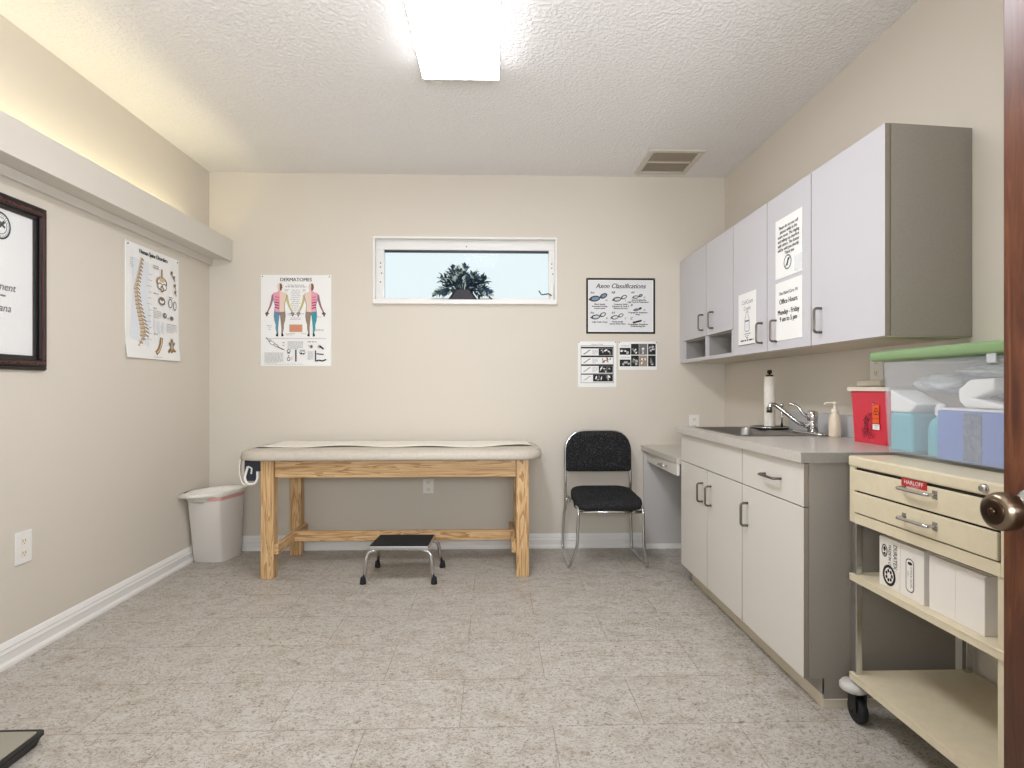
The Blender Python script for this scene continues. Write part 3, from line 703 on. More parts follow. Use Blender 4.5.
for k in range(115):
    th = rp.uniform(0.02, math.pi - 0.02); ph = rp.uniform(-0.95, 0.4)
    ln = rp.uniform(0.10, 0.185); tip = pc + Vector((math.cos(th) * ln * 1.08, ph * 0.10, 0.055 + math.sin(th) * ln * 0.92 - (0.03 if abs(math.cos(th)) > 0.93 else 0)))
    tip.y = min(tip.y, YB + 0.045)
    root = pc + Vector((math.cos(th) * 0.04, ph * 0.03, 0.07)); mid = (root + tip) / 2 + Vector((0, 0, 0.03))
    tube(stems, round_path([root, mid, tip], 0.05, 4), 0.0016, 5)
    for j in range(6):
        f = 0.3 + 0.7 * j / 5; p = root.lerp(tip, f) + Vector((0, 0, 0.03 * 4 * f * (1 - f) * 0.6))
        dd = (tip - root).normalized() + Vector((rp.uniform(-1, 1), rp.uniform(-0.8, 0.3), rp.uniform(-0.7, 0.9))) * 0.9
        right = tip.x > pc.x + 0.03
        mi = rp.choices([0, 1, 2], [4, 4 if right else 2.0, 1.5 if right else 3.2])[0]
        leaf(b, p, dd, Vector((rp.uniform(-.3, .3), -0.6, 1)), rp.uniform(0.036, 0.056), rp.uniform(0.02, 0.032), mi)
for (dx, zz) in ((-0.19, 0.02), (-0.17, 0.05), (0.2, 0.03), (0.17, 0.05), (-0.12, 0.03), (0.13, 0.03)):
    root = pc + Vector((dx * 0.4, -0.01, 0.08)); tip = pc + Vector((dx, -0.012, zz))
    tube(stems, round_path([root, (root + tip) / 2 + Vector((dx * 0.15, 0, 0.05)), tip], 0.05, 5), 0.0018, 5)
    for j in range(9):
        p = root.lerp(tip, 0.35 + 0.65 * j / 8) + Vector((0, 0, 0.018))
        leaf(b, p, Vector((dx * 3 + rp.uniform(-.6, .6), rp.uniform(-.6, .1), rp.uniform(-0.6, .4))), Vector((0, -1, 0.6)), 0.042, 0.026, rp.choice([0, 2, 2, 0, 1]))
obj('foliage', b, ['leaf', 'leaf_blue', 'leaf_pale'], t); obj('stems', stems, 'leaf', t)

# ------------------------------------------------------------------ treatment table
t = thing('treatment_table', 'wooden treatment table with a padded cream vinyl top', 'treatment table', (-0.61, 3.78, 0))
TL, TR = -1.432, 0.210
for x0, y0 in ((TL, 3.495), (TR - 0.078, 3.495), (TL, 3.985), (TR - 0.078, 3.985)):
    b = B(); box(b, x0, x0 + 0.078, y0, y0 + 0.072, 0, 0.728, 0.004); obj('leg', b, 'pine_z', t)
for y0 in (3.512, 4.005):
    b = B(); box(b, TL + 0.08, TR - 0.08, y0, y0 + 0.03, 0.618, 0.728, 0.003); obj('apron', b, 'pine_x', t)
for x0 in (TL + 0.02, TR - 0.05):
    b = B(); box(b, x0, x0 + 0.03, 3.568, 3.983, 0.618, 0.728, 0.003); obj('apron', b, 'pine_y', t)
for x0 in (TL + 0.079, TR - 0.079 - 0.028):
    b = B(); box(b, x0, x0 + 0.028, 3.50, 4.05, 0.150, 0.215, 0.003); obj('side_stretcher', b, 'pine_y', t)
b = B(); box(b, TL + 0.08, TR - 0.082, 3.775, 3.803, 0.155, 0.222, 0.003); obj('long_stretcher', b, 'pine_x', t)
b = B(); CX0, CX1, CY0, CY1 = -1.58, 0.297, 3.43, 4.10
def top_loop(ins, z, r=0.16): return [(x, y, z) for x, y in rrect((CX0 + CX1) / 2, (CY0 + CY1) / 2, CX1 - CX0 - 2 * ins, CY1 - CY0 - 2 * ins, r - ins * 0.6, 8)]
loft(b, [top_loop(0.02, 0.7285), top_loop(0.004, 0.732), top_loop(0.0, 0.742), top_loop(0.002, 0.76), top_loop(0.012, 0.778), top_loop(0.03, 0.787), top_loop(0.06, 0.790)], smooth=True)
obj('padded_top', b, 'vinyl', t)
b = B(); box(b, -1.535, -1.452, 3.505, 3.525, 0.60, 0.728, 0.006); box(b, -1.46, -1.425, 3.505, 3.528, 0.66, 0.72, 0.003); hb = obj('roll_bracket', b, 'navy_plastic', t)
b = B(); tube(b, round_path([(-1.51, 3.50, 0.690), (-1.53, 3.50, 0.62), (-1.515, 3.50, 0.582), (-1.47, 3.50, 0.582), (-1.452, 3.50, 0.61), (-1.452, 3.50, 0.66)], 0.03), 0.0075, 8); tube(b, round_path([(-1.51, 3.50, 0.69), (-1.485, 3.50, 0.68), (-1.49, 3.50, 0.645)], 0.01), 0.005, 8); obj('hook', b, 'paper', hb)

# exam paper laid over the top
t = thing('exam_paper', 'white exam paper strip laid along the padded table top', 'paper', (-0.65, 3.85, 0.79))
b = B(); tmp = bmesh.new(); n = 70; rows = []
for i in range(n + 1):
    f = i / n; x = -1.60 + f * 1.92
    z = 0.7935
    if x < -1.47: q = (-1.47 - x) / 0.13; z -= 0.05 * q * q
    if x > 0.20: q = (x - 0.20) / 0.12; z -= 0.055 * q * q
    yf_ = 3.63 + 0.02 * math.sin(x * 5.2) + 0.012 * math.sin(x * 13 + 1) + (0.05 if x > -0.05 else 0) * min(1, (x + 0.05) * 4)
    row = []
    for j in range(9):
        gg = j / 8; y = yf_ + (4.06 - yf_) * gg
        lift = 0.008 * (1 - gg) ** 3 * (0.5 + 0.5 * math.sin(x * 11)) + 0.0035 * max(0, noise.noise(Vector((x * 6, y * 9, 0.3))))
        row.append(tmp.verts.new((x, y, z + lift)))
    rows.append(row)
for a, c_ in zip(rows, rows[1:]):
    for j in range(8): tmp.faces.new((a[j], c_[j], c_[j + 1], a[j + 1]))
bmesh.ops.recalc_face_normals(tmp, faces=tmp.faces[:])
if tmp.faces[:][300].normal.z < 0: bmesh.ops.reverse_faces(tmp, faces=tmp.faces[:])
bmesh.ops.solidify(tmp, geom=tmp.faces[:], thickness=0.0012)
for f in tmp.faces: f.smooth = True
merge(b, tmp); obj('paper_sheet', b, 'exam_paper', t)
b = B()   # torn loop hanging at the roll end and a loose strip at the other end
def ribbon(bm, pts, wvec, th=0.0012):
    tmp = bmesh.new(); pts = [Vector(p) for p in pts]; wv = Vector(wvec)
    a = [tmp.verts.new(p) for p in pts]; c_ = [tmp.verts.new(p + wv) for p in pts]
    for i in range(len(pts) - 1): tmp.faces.new((a[i], a[i + 1], c_[i + 1], c_[i]))
    bmesh.ops.recalc_face_normals(tmp, faces=tmp.faces[:]); bmesh.ops.solidify(tmp, geom=tmp.faces[:], thickness=th)
    for f in tmp.faces: f.smooth = True
    merge(bm, tmp)
ribbon(b, round_path([(-1.545, 3.47, 0.735), (-1.552, 3.47, 0.68), (-1.545, 3.47, 0.62), (-1.525, 3.47, 0.575), (-1.47, 3.47, 0.585)], 0.05, 6), (0, 0.028, 0)); obj('hanging_loop', b, 'exam_paper', t)
b = B(); ribbon(b, round_path([(0.27, 3.56, 0.792), (0.303, 3.55, 0.765), (0.325, 3.54, 0.70)], 0.02, 5), (0.0, 0.04, 0)); obj('loose_strip', b, 'exam_paper', t)

# ------------------------------------------------------------------ step stool
t = thing('step_stool', 'low chrome step stool with a black rubber top', 'step stool', (-0.57, 3.54, 0))
st = [(-0.757, 3.408), (-0.397, 3.400), (-0.383, 3.66), (-0.743, 3.668)]
b = B(); prism(b, [(x, y, 0.196) for x, y in st], (0, 0, 0.026), bev=0.006); obj('step_frame', b, 'chrome', t)
cxs, cys = sum(p[0] for p in st) / 4, sum(p[1] for p in st) / 4
b = B(); prism(b, [(cxs + (x - cxs) * 0.97, cys + (y - cys) * 0.955, 0.2215) for x, y in st], (0, 0, 0.005), bev=0.002); obj('rubber_top', b, 'rubber', t)
for (tx, ty), (fx, fy) in zip(((-0.74, 3.43), (-0.414, 3.422), (-0.40, 3.64), (-0.728, 3.648)), ((-0.788, 3.40), (-0.364, 3.39), (-0.342, 3.70), (-0.766, 3.715))):
    ex = tx + (fx - tx) * 0.55
    b = B(); tube(b, round_path([(tx + (tx - fx) * 0.8, ty, 0.196), (ex, ty + (fy - ty) * 0.3, 0.185), (fx + (tx - fx) * 0.1, fy, 0.03)], 0.045, 6), 0.011, 10); lg = obj('leg', b, 'chrome', t)
    b = B(); lathe(b, [(0.019, 0), (0.019, 0.008), (0.015, 0.038), (0.012, 0.042)], (fx, fy, 0), 'Z', 16); obj('rubber_foot', b, 'rubber', lg)

# ------------------------------------------------------------------ chair
t = thing('stacking_chair', 'black fabric chair with a chrome sled frame beside the treatment table', 'chair', (0.735, 3.8, 0))
def arc(pts, r=0.05, n=6): return round_path(pts, r, n)
for s in (-1, 1):
    cx = 0.735
    b = B()
    path = arc([(cx + s * 0.222, 3.99, 0.40), (cx + s * 0.238, 4.035, 0.30), (cx + s * 0.248, 4.045, 0.10), (cx + s * 0.25, 4.035, 0.011), (cx + s * 0.257, 3.62, 0.011), (cx + s * 0.212, 3.575, 0.16), (cx + s * 0.206, 3.565, 0.405), (cx + s * 0.212, 3.70, 0.412), (cx + s * 0.222, 3.98, 0.402)], 0.05, 7)
    tube(b, path, 0.0095, 10); obj('sled_leg', b, 'chrome', t)
b = B()
tube(b, arc([(0.735 - 0.232, 4.035, 0.30), (0.735 - 0.234, 4.01, 0.45), (0.735 - 0.230, 4.03, 0.862), (0.735 + 0.230, 4.03, 0.862), (0.735 + 0.234, 4.01, 0.45), (0.735 + 0.232, 4.035, 0.30)], 0.15, 12), 0.0095, 10)
obj('back_frame', b, 'chrome', t)
b = B(); tube(b, [(0.735 - 0.208, 3.585, 0.378), (0.735 + 0.208, 3.585, 0.378)], 0.009, 10); obj('cross_bar', b, 'chrome', t)
b = B(); tube(b, [(0.735 - 0.22, 3.92, 0.385), (0.735 + 0.22, 3.92, 0.385)], 0.009, 10); obj('cross_bar', b, 'chrome', t)
def pad(bm, loops): loft(bm, loops, smooth=True)
b = B()   # seat: wide at the back, rounded, front edge rolled down
def seat_loop(k, z, dz):
    out = []
    for x, y in rrect(0, 0, 0.42, 0.40, 0.07, 6):
        f = (y + 0.2) / 0.4; w_ = (0.465 + 0.02 * f) * (1 - 0.22 * max(0, f - 0.72) / 0.28) / 0.42
        out.append((0.735 + x * w_ * k * 0.95, 3.78 + y * k, z + dz * f - 0.02 * max(0, 0.2 - f) * 5 * (1 if z > 0.42 else 0)))
    return out
pad(b, [seat_loop(0.94, 0.386, 0.02), seat_loop(0.99, 0.392, 0.02), seat_loop(1.0, 0.41, 0.022), seat_loop(0.99, 0.435, 0.03), seat_loop(0.95, 0.45, 0.032), seat_loop(0.8, 0.456, 0.03), seat_loop(0.4, 0.454, 0.028)])
obj('seat', b, 'black_fabric', t)
b = B()   # backrest: flat bottom, round shoulders, curved in plan
def back_loop(k, dy):
    out = []; w_, h = 0.462 * k, 0.285 * k; zc = 0.722
    pts = []
    for a0, cx_, cz_, r in ((0, w_ / 2 - 0.13 * k, h / 2 - 0.13 * k, 0.13 * k), (90, -w_ / 2 + 0.13 * k, h / 2 - 0.13 * k, 0.13 * k), (180, -w_ / 2 + 0.02 * k, -h / 2 + 0.02 * k, 0.02 * k), (270, w_ / 2 - 0.02 * k, -h / 2 + 0.02 * k, 0.02 * k)):
        for i in range(7): a = R(a0 + 15 * i); pts.append((cx_ + r * math.cos(a), cz_ + r * math.sin(a)))
    for x, z in pts: out.append((0.735 + x, 4.0 + dy - 0.35 * x * x + 0.05 * (z + 0.14) ** 1 * 0.4, zc + z))
    return out
pad(b, [back_loop(0.9, 0.028), back_loop(0.99, 0.024), back_loop(1.0, 0.008), back_loop(0.985, -0.010), back_loop(0.93, -0.018), back_loop(0.6, -0.021)])
obj('backrest', b, 'black_fabric', t)

# ------------------------------------------------------------------ waste bin
t = thing('waste_bin', 'white plastic waste bin with a white liner in the room corner', 'bin', (-1.92, 3.94, 0))
base_poly = [(-2.03, 3.90), (-2.025, 3.865), (-1.995, 3.850), (-1.90, 3.842), (-1.842, 3.845), (-1.828, 3.857), (-1.80, 3.94), (-1.785, 4.00), (-1.79, 4.05), (-1.815, 4.072), (-1.87, 4.08), (-1.95, 4.07), (-1.995, 4.045), (-2.01, 3.98)]
bc = Vector((-1.905, 3.955))
def bl(k, z, dx=0, dy=0): return [(max(bc.x + (x - bc.x) * k + dx, -2.036), min(bc.y + (y - bc.y) * k + dy, 4.105), z) for x, y in base_poly]
b = B(); loft(b, [bl(0.97, 0.0), bl(1.0, 0.006), bl(1.22, 0.455, 0, -0.045), bl(1.19, 0.455, 0, -0.045), bl(0.97, 0.02)], smooth=False); obj('bin_body', b, 'bin', t, 40)
def el(k, z):
    out = []
    for x, y in base_poly:
        a = math.atan2((y - bc.y) / 0.12, (x - bc.x) / 0.115) - R(58)
        u_, v_ = 0.225 * k * math.cos(a), 0.135 * k * math.sin(a); c_, q_ = math.cos(R(58)), math.sin(R(58))
        out.append((max(bc.x - 0.005 + u_ * c_ - v_ * q_, -2.05), min(bc.y - 0.06 + u_ * q_ + v_ * c_, 4.115), z))
    return out
b = B(); loft(b, [bl(1.215, 0.425, 0, -0.045), bl(1.23, 0.432, 0, -0.045), bl(1.235, 0.444, 0, -0.045), bl(1.225, 0.449, 0, -0.045)], False, False); obj('drawstring', b, 'pink_band', t)
b = B(); loft(b, [bl(1.225, 0.452, 0, -0.045), el(1.0, 0.454), el(1.03, 0.466), el(0.99, 0.480), el(0.86, 0.472), el(0.75, 0.43), el(0.6, 0.41), el(0.25, 0.42)], False, True, smooth=True); obj('liner', b, 'liner', t)

# ------------------------------------------------------------------ flat scale by the wall
t = thing('floor_scale', 'flat black-edged floor scale with a grey glass top near the framed certificate', 'scale', (-1.65, 1.75, 0))
sp_ = [(-1.545, 1.972), (-1.545, 1.672), (-1.845, 1.672), (-1.845, 1.972)]
b = B(); loft(b, [[(-1.632 + x, 1.772 + y, z) for x, y in rrect(0, 0, w_, w_ - 0.01, 0.02)] for w_, z in ((0.26, 0.0), (0.272, 0.003), (0.292, 0.026), (0.30, 0.03), (0.30, 0.040))]); obj('scale_body', b, 'black_plastic', t)
b = B(); loft(b, [[(-1.632 + x, 1.772 + y, z) for x, y in rrect(0, 0, w_, w_ - 0.01, 0.012)] for w_, z in ((0.268, 0.0402), (0.268, 0.0425), (0.265, 0.043))]); obj('glass_top', b, 'scale_top', t)

# ------------------------------------------------------------------ cupboards
def pull(bm, p, d, n, ln=0.1, out=0.032, r=0.0055):
    """bow handle: p centre on the face, d along, n outwards"""
    p, d, n = Vector(p), Vector(d), Vector(n)
    a, c_ = p - d * ln / 2, p + d * ln / 2
    tube(bm, round_path([a, a + n * out, c_ + n * out, c_], 0.014, 5), r, 8)
NX = Vector((-1, 0, 0))
UXF, UZ0, UZ1 = 1.36, 1.352, 2.096
def door(parent, x, y0, y1, z0, z1, hy, hz, m_, ln=0.1, name='door', horiz=False):
    b = B(); box(b, x, x + 0.019, y0 + 0.003, y1 - 0.003, z0, z1, 0.0012)
    b.normal_update()
    for f in b.faces: f.material_index = 0 if f.normal.x < -0.3 else 1
    d_ = obj(name, b, [m_, 'door_edge'], parent)
    if hy is not None:
        b = B(); pull(b, (x, hy, hz), UY if horiz else UZ, NX, ln); obj('handle', b, 'handle', d_)
    return d_
XW = XR - 0.001
# far unit with two short doors over two open cubbyholes
t = thing('wall_cabinet', 'wall cabinet with two short doors over two open cubbyholes', 'cabinet', (1.53, 3.62, UZ0), 'white wall cabinets')
y0, y1, cf = 3.19, 4.055, UXF + 0.0195
b = B()
box(b, cf, XW, y0 + 0.001, y0 + 0.018, UZ0, UZ1); box(b, cf, XW, y1 - 0.018, y1, UZ0, UZ1); box(b, cf, XW, y0 + 0.018, y1 - 0.018, UZ1 - 0.018, UZ1)
box(b, XW - 0.01, XW, y0 + 0.018, y1 - 0.018, UZ0, UZ1 - 0.018); box(b, cf, XW - 0.01, 3.598, 3.614, UZ0 + 0.018, 1.497); box(b, cf, XW - 0.01, y0 + 0.018, y1 - 0.018, 1.497, 1.513)
obj('carcass', b, 'cab_in', t)
b = B()
box(b, UXF, cf, y0 + 0.001, y1, UZ0, UZ0 + 0.022); box(b, UXF, cf, y0 + 0.001, y0 + 0.02, UZ0 + 0.022, 1.505); box(b, UXF, cf, y1 - 0.02, y1, UZ0 + 0.022, 1.505); box(b, UXF, cf, 3.597, 3.615, UZ0 + 0.022, 1.505)
obj('face_frame', b, 'door_lam', t)
b = B(); box(b, cf, XW, y0 + 0.018, y1 - 0.018, UZ0, UZ0 + 0.018); obj('bottom_panel', b, 'cab_under', t)
door(t, UXF, 3.603, y1, 1.507, UZ1, 3.655, 1.598, 'door_lam'); door(t, UXF, y0, 3.603, 1.507, UZ1, 3.485, 1.594, 'door_lam')
b = B(); box(b, UXF + 0.003, XW, y1 + 0.0005, YB - 0.001, UZ0, UZ1); obj('filler_strip', b, 'door_lam', t)
# middle unit, two tall doors
t = thing('wall_cabinet', 'wall cabinet with two tall doors carrying three paper notices', 'cabinet', (1.53, 2.79, UZ0), 'white wall cabinets')
b = B(); box(b, cf, XW, 2.394, 3.189, UZ0 + 0.001, UZ1); obj('carcass', b, 'taupe', t)
b = B(); box(b, cf, XW, 2.394, 3.189, UZ0 - 0.002, UZ0 + 0.0008); obj('bottom_panel', b, 'cab_under', t)
door(t, UXF, 2.787, 3.19, UZ0, UZ1, 2.836, 1.450, 'door_lam'); door(t, UXF, 2.393, 2.787, UZ0, UZ1, 2.690, 1.446, 'door_lam')
# near unit, one door and a taupe end panel
t = thing('wall_cabinet', 'wall cabinet with one wide blank door and a taupe end panel', 'cabinet', (1.53, 2.16, UZ0), 'white wall cabinets')
b = B(); prism(b, [(cf + 0.003, 1.932, UZ0 + 0.001), (cf + 0.003, 2.392, UZ0 + 0.001), (XW, 2.392, UZ0 + 0.001), (XW, 1.962, UZ0 + 0.001)], (0, 0, UZ1 - UZ0 - 0.001)); obj('carcass', b, 'taupe', t)
b = B(); prism(b, [(cf, 1.94, UZ0 - 0.002), (cf, 2.392, UZ0 - 0.002), (XW, 2.392, UZ0 - 0.002), (XW, 1.971, UZ0 - 0.002)], (0, 0, 0.0028)); obj('bottom_panel', b, 'cab_under', t)
door(t, UXF, 1.930, 2.393, UZ0, UZ1, 2.315, 1.452, 'door_lam')

# base units
BX, BZ0, BZ1, SEAM = 1.13, 0.105, 0.893, 0.732
bf = BX + 0.0195
def base_unit(name, label, y0, y1, near_end):
    t = thing(name, label, 'cabinet', (1.4, (y0 + y1) / 2, 0), 'white base cabinets')
    b = B()
    for ya in ((y0 + 0.001, y0 + 0.019), (y1 - 0.019, y1 - 0.001)):
        prism(b, [(bf, ya[0], BZ0), (1.205, ya[0], BZ0), (1.205, ya[0], 0), (XW, ya[0], 0), (XW, ya[0], 0.897), (bf, ya[0], 0.897)], (0, ya[1] - ya[0], 0))
    box(b, bf, XW, y0 + 0.019, y1 - 0.019, BZ0, BZ0 + 0.016); box(b, XW - 0.008, XW, y0 + 0.019, y1 - 0.019, BZ0 + 0.016, 0.897)
    box(b, bf, bf + 0.02, y0 + 0.019, y1 - 0.019, BZ1 - 0.03, 0.897); box(b, bf, bf + 0.02, y0 + 0.019, y1 - 0.019, SEAM - 0.015, SEAM + 0.015)
    obj('carcass', b, 'taupe', t)
    b = B(); box(b, 1.199, 1.2045, y0 + (0.0 if near_end else 0.0), y1, 0, BZ0 - 0.002)
    if near_end: box(b, 1.1995, XW, y0 - 0.006, y0 + 0.0005, 0, 0.03)
    obj('toe_kick', b, 'cab_under', t)
    b = B(); box(b, 1.1975, 1.2045, y0, y1, 0.048, BZ0 - 0.001); obj('toe_shade_strip', b, 'taupe', t)  # taupe strip paints in the shade under the doors
    return t
t = base_unit('base_cabinet', 'two-door white base cabinet under the sink', 2.553, 3.40, False)
door(t, BX, 2.98, 3.40, BZ0, SEAM - 0.002, 3.04, 0.603, 'base_lam'); door(t, BX, 2.553, 2.98, BZ0, SEAM - 0.002, 2.922, 0.605, 'base_lam')
door(t, BX, 2.553, 3.40, SEAM + 0.002, BZ1, None, None, 'base_lam', name='false_drawer_front')
t = base_unit('base_cabinet', 'white base cabinet with one drawer over a door, at the worktop end', 2.035, 2.553, True)
door(t, BX, 2.035, 2.553, BZ0, SEAM - 0.002, 2.495, 0.605, 'base_lam')
door(t, BX, 2.035, 2.553, SEAM + 0.002, BZ1, 2.265, 0.812, 'base_lam', 0.13, 'drawer', True)

# worktop with a cut-out for the sink
WT, WB = 0.936, 0.898
t = thing('worktop', 'grey laminate worktop with an inset steel sink', 'worktop', (1.4, 2.7, WB))
SX0, SX1, SY0, SY1 = 1.195, 1.495, 2.74, 3.29     # basin hole
b = B(); wy0, wy1, wx0 = 2.018, 3.405, 1.108
box(b, wx0, SX0 - 0.004, wy0, wy1, WB, WT); box(b, SX1 + 0.004, XW, wy0, wy1, WB, WT); box(b, SX0 - 0.004, SX1 + 0.004, wy0, SY0 - 0.004, WB, WT); box(b, SX0 - 0.004, SX1 + 0.004, SY1 + 0.004, wy1, WB, WT)
obj('top_slab', b, 'worktop', t)
b = B(); box(b, wx0 + 0.002, XW, wy0 - 0.0015, wy0 - 0.0001, WB, WT - 0.001); obj('end_strip', b, 'taupe', t)
b = B(); box(b, XW - 0.019, XW, wy0, 3.19, WT + 0.0003, 1.040, 0.002); obj('backsplash', b, 'splash', t)

t = thing('sink', 'stainless steel sink set in the grey worktop', 'sink', (1.4, 3.0, WT))
b = B(); zt = WT + 0.0035
def sl(x0, x1, y0, y1, z, r): return [(x, y, z) for x, y in rrect((x0 + x1) / 2, (y0 + y1) / 2, x1 - x0, y1 - y0, r, 6)]
loft(b, [sl(1.180, 1.662, 2.70, 3.325, WT + 0.0003, 0.03), sl(1.180, 1.662, 2.70, 3.325, WT + 0.002, 0.03), sl(1.183, 1.659, 2.706, 3.319, zt, 0.028),
         sl(SX0 - 0.002, SX1 + 0.002, SY0 - 0.002, SY1 + 0.002, zt, 0.05), sl(SX0 + 0.002, SX1 - 0.002, SY0 + 0.002, SY1 - 0.002, WT - 0.006, 0.05),
         sl(SX0 + 0.008, SX1 - 0.008, SY0 + 0.008, SY1 - 0.008, WT - 0.15, 0.05), sl(SX0 + 0.04, SX1 - 0.04, SY0 + 0.04, SY1 - 0.04, WT - 0.17, 0.04)], False, True, smooth=False)
obj('basin', b, 'steel', t, 35)
b = B(); lathe(b, [(0.045, 0), (0.045, 0.003), (0.03, 0.002)], (1.345, 3.015, WT - 0.1695), 'Z', 24); obj('drain', b, 'chrome', t)

t = thing('faucet', 'chrome single-lever faucet behind the sink', 'faucet', (1.59, 2.77, zt))
fx, fy = 1.588, 2.78
b = B(); loft(b, [[(x, y, z) for x, y in rrect(fx, fy + 0.03, w_, d_, w_ / 2 - 0.001, 6)] for w_, d_, z in ((0.056, 0.26, zt + 0.0003), (0.056, 0.26, zt + 0.006), (0.046, 0.25, zt + 0.012))], smooth=True); obj('deck_plate', b, 'chrome', t)
b = B(); lathe(b, [(0.024, 0.0), (0.024, 0.05), (0.021, 0.055), (0.025, 0.062), (0.025, 0.098), (0.02, 0.105), (0.008, 0.108)], (fx, fy, zt + 0.010), 'Z', 24); obj('faucet_body', b, 'chrome', t)
b = B(); tube(b, round_path([(fx - 0.012, fy + 0.005, zt + 0.035), (fx - 0.06, fy + 0.02, zt + 0.055), (fx - 0.155, fy + 0.07, zt + 0.146), (fx - 0.180, fy + 0.075, zt + 0.145), (fx - 0.182, fy + 0.075, zt + 0.115)], 0.02, 5), 0.0105, 12); sp = obj('spout', b, 'chrome', t)
b = B(); lathe(b, [(0.0135, -0.014), (0.0135, 0.012), (0.011, 0.016)], (fx - 0.182, fy + 0.075, zt + 0.118), 'Z', 16); obj('aerator', b, 'handle', sp)
b = B(); tube(b, round_path([(fx - 0.015, fy + 0.005, zt + 0.085), (fx - 0.04, fy + 0.012, zt + 0.10), (fx - 0.062, fy + 0.025, zt + 0.142), (fx - 0.10, fy + 0.04, zt + 0.152)], 0.02, 5), [0.009] + [0.0075] * 11 + [0.005], 10) if False else tube(b, round_path([(fx - 0.012, fy + 0.004, zt + 0.08), (fx - 0.04, fy + 0.012, zt + 0.098), (fx - 0.062, fy + 0.025, zt + 0.142), (fx - 0.10, fy + 0.04, zt + 0.152)], 0.02, 5), 0.0075, 10); obj('lever', b, 'chrome', t)

# paper towel holder and its roll
hx, hy = 1.552, 3.15
t = thing('paper_towel_holder', 'upright chrome paper towel holder on a round black base behind the sink', 'paper towel holder', (hx, hy, zt))
b = B(); lathe(b, [(0.098, 0.0003), (0.10, 0.004), (0.10, 0.010), (0.092, 0.014)], (hx, hy, zt), 'Z', 36); bs = obj('base', b, 'black_plastic', t)
b = B(); tube(b, [(hx + 0.1 * math.cos(a), hy + 0.1 * math.sin(a), zt + 0.012) for a in [2 * math.pi * k / 36 for k in range(36)]], 0.003, 8, True); obj('chrome_rim', b, 'chrome', bs)
b = B(); tube(b, [(hx, hy, zt + 0.012), (hx, hy, zt + 0.322)], 0.006, 12); lathe(b, [(0.012, 0.312), (0.013, 0.325), (0.011, 0.332)], (hx, hy, zt), 'Z', 14); obj('centre_rod', b, 'dark_bronze', t)
b = B(); tube(b, [(hx + 0.035, hy - 0.07, zt + 0.012), (hx + 0.035, hy - 0.07, zt + 0.128)], 0.006, 12); lathe(b, [(0.004, -0.012), (0.011, -0.006), (0.012, 0.002), (0.008, 0.010), (0.002, 0.012)], (hx + 0.035, hy - 0.07, zt + 0.135), 'Z', 16); obj('tension_arm', b, 'chrome', t)
t = thing('paper_towel_roll', 'thin nearly used up white paper towel roll on the chrome holder', 'paper towel roll', (hx, hy, zt + 0.014))
b = B(); lathe(b, [(0.020, 0.0155), (0.029, 0.0155), (0.0295, 0.295), (0.020, 0.295), (0.020, 0.28)], (hx, hy, zt), 'Z', 28); obj('towel_sheets', b, 'exam_paper', t, 40)
b = B(); lathe(b, [(0.010, 0.2951), (0.0195, 0.2951), (0.0195, 0.305), (0.010, 0.305)], (hx, hy, zt), 'Z', 24); obj('cardboard_core', b, 'dark_bronze', t, 40)

# soap pump
sx, sy = 1.625, 2.655
t = thing('soap_dispenser', 'cream pump soap bottle between faucet and red container', 'soap dispenser', (sx, sy, WT))
zs = WT + 0.0003
b = B(); loft(b, [[(sx + x, sy + y, zs + z) for x, y in rrect(0, 0, w_, w_ * 1.12, w_ * 0.42, 5)] for w_, z in ((0.042, 0), (0.047, 0.004), (0.048, 0.05), (0.045, 0.085), (0.038, 0.102), (0.026, 0.112), (0.024, 0.118))], smooth=True) ; obj('bottle', b, 'soap', t)
b = B(); lathe(b, [(0.015, 0.116), (0.0155, 0.118), (0.0155, 0.132), (0.007, 0.135), (0.0055, 0.155), (0.011, 0.157), (0.011, 0.166), (0.004, 0.169)], (sx, sy, zs), 'Z', 18); tube(b, round_path([(sx, sy, zs + 0.162), (sx - 0.03, sy + 0.02, zs + 0.163), (sx - 0.038, sy + 0.025, zs + 0.155)], 0.01, 4), 0.0045, 8); obj('pump', b, 'cream_plastic', t)

# sharps container
t = thing('sharps_container', 'red sharps container with a white lid and an orange label, on the worktop', 'sharps container', (1.63, 2.33, WT))
b = B(); y0, y1 = 2.21, 2.462
def sc(ins, z): return [(x, y, z) for x, y in rrect((1.575 + 1.672) / 2, (y0 + y1) / 2, 1.672 - 1.575 - ins * 0.4, y1 - y0 - 2 * ins, 0.012, 4)]
loft(b, [sc(0.020, WT + 0.0003), sc(0.018, WT + 0.004), sc(0.003, 1.128), sc(0.003, 1.130), sc(-0.001, 1.130), sc(0.0, 1.157)]); obj('container_body', b, 'red_plastic', t)
b = B(); loft(b, [[(x, y, z) for x, y in rrect(1.622, (y0 + y1) / 2, 0.116, y1 - y0 + w_, 0.012, 4)] for w_, z in ((0.024, 1.1575), (0.026, 1.160), (0.026, 1.170), (0.018, 1.174))]); obj('lid', b, 'cream_plastic', t)
P = Print((1.5738, y1 - 0.068, WT), -UY, UZ); rq = random.Random(5)
for k in range(26):
    a, c_ = rq.uniform(0.025, 0.085), rq.uniform(0.02, 0.125)
    if a < 0.05 and c_ > 0.1: continue
    P.line((a, c_), (a + rq.uniform(-0.018, 0.018), c_ + rq.uniform(0.004, 0.022)), 0.004, 'maroon_ink')
P.text('SHARPS', 0.035, 0.02, 0.026, 'maroon_ink', 'LEFT', rot=R(72)); P.text('DANGER', 0.07, 0.02, 0.022, 'maroon_ink', 'LEFT', rot=R(75))
P.rect(0.085, 0.088, 0.125, 0.165, 'orange')
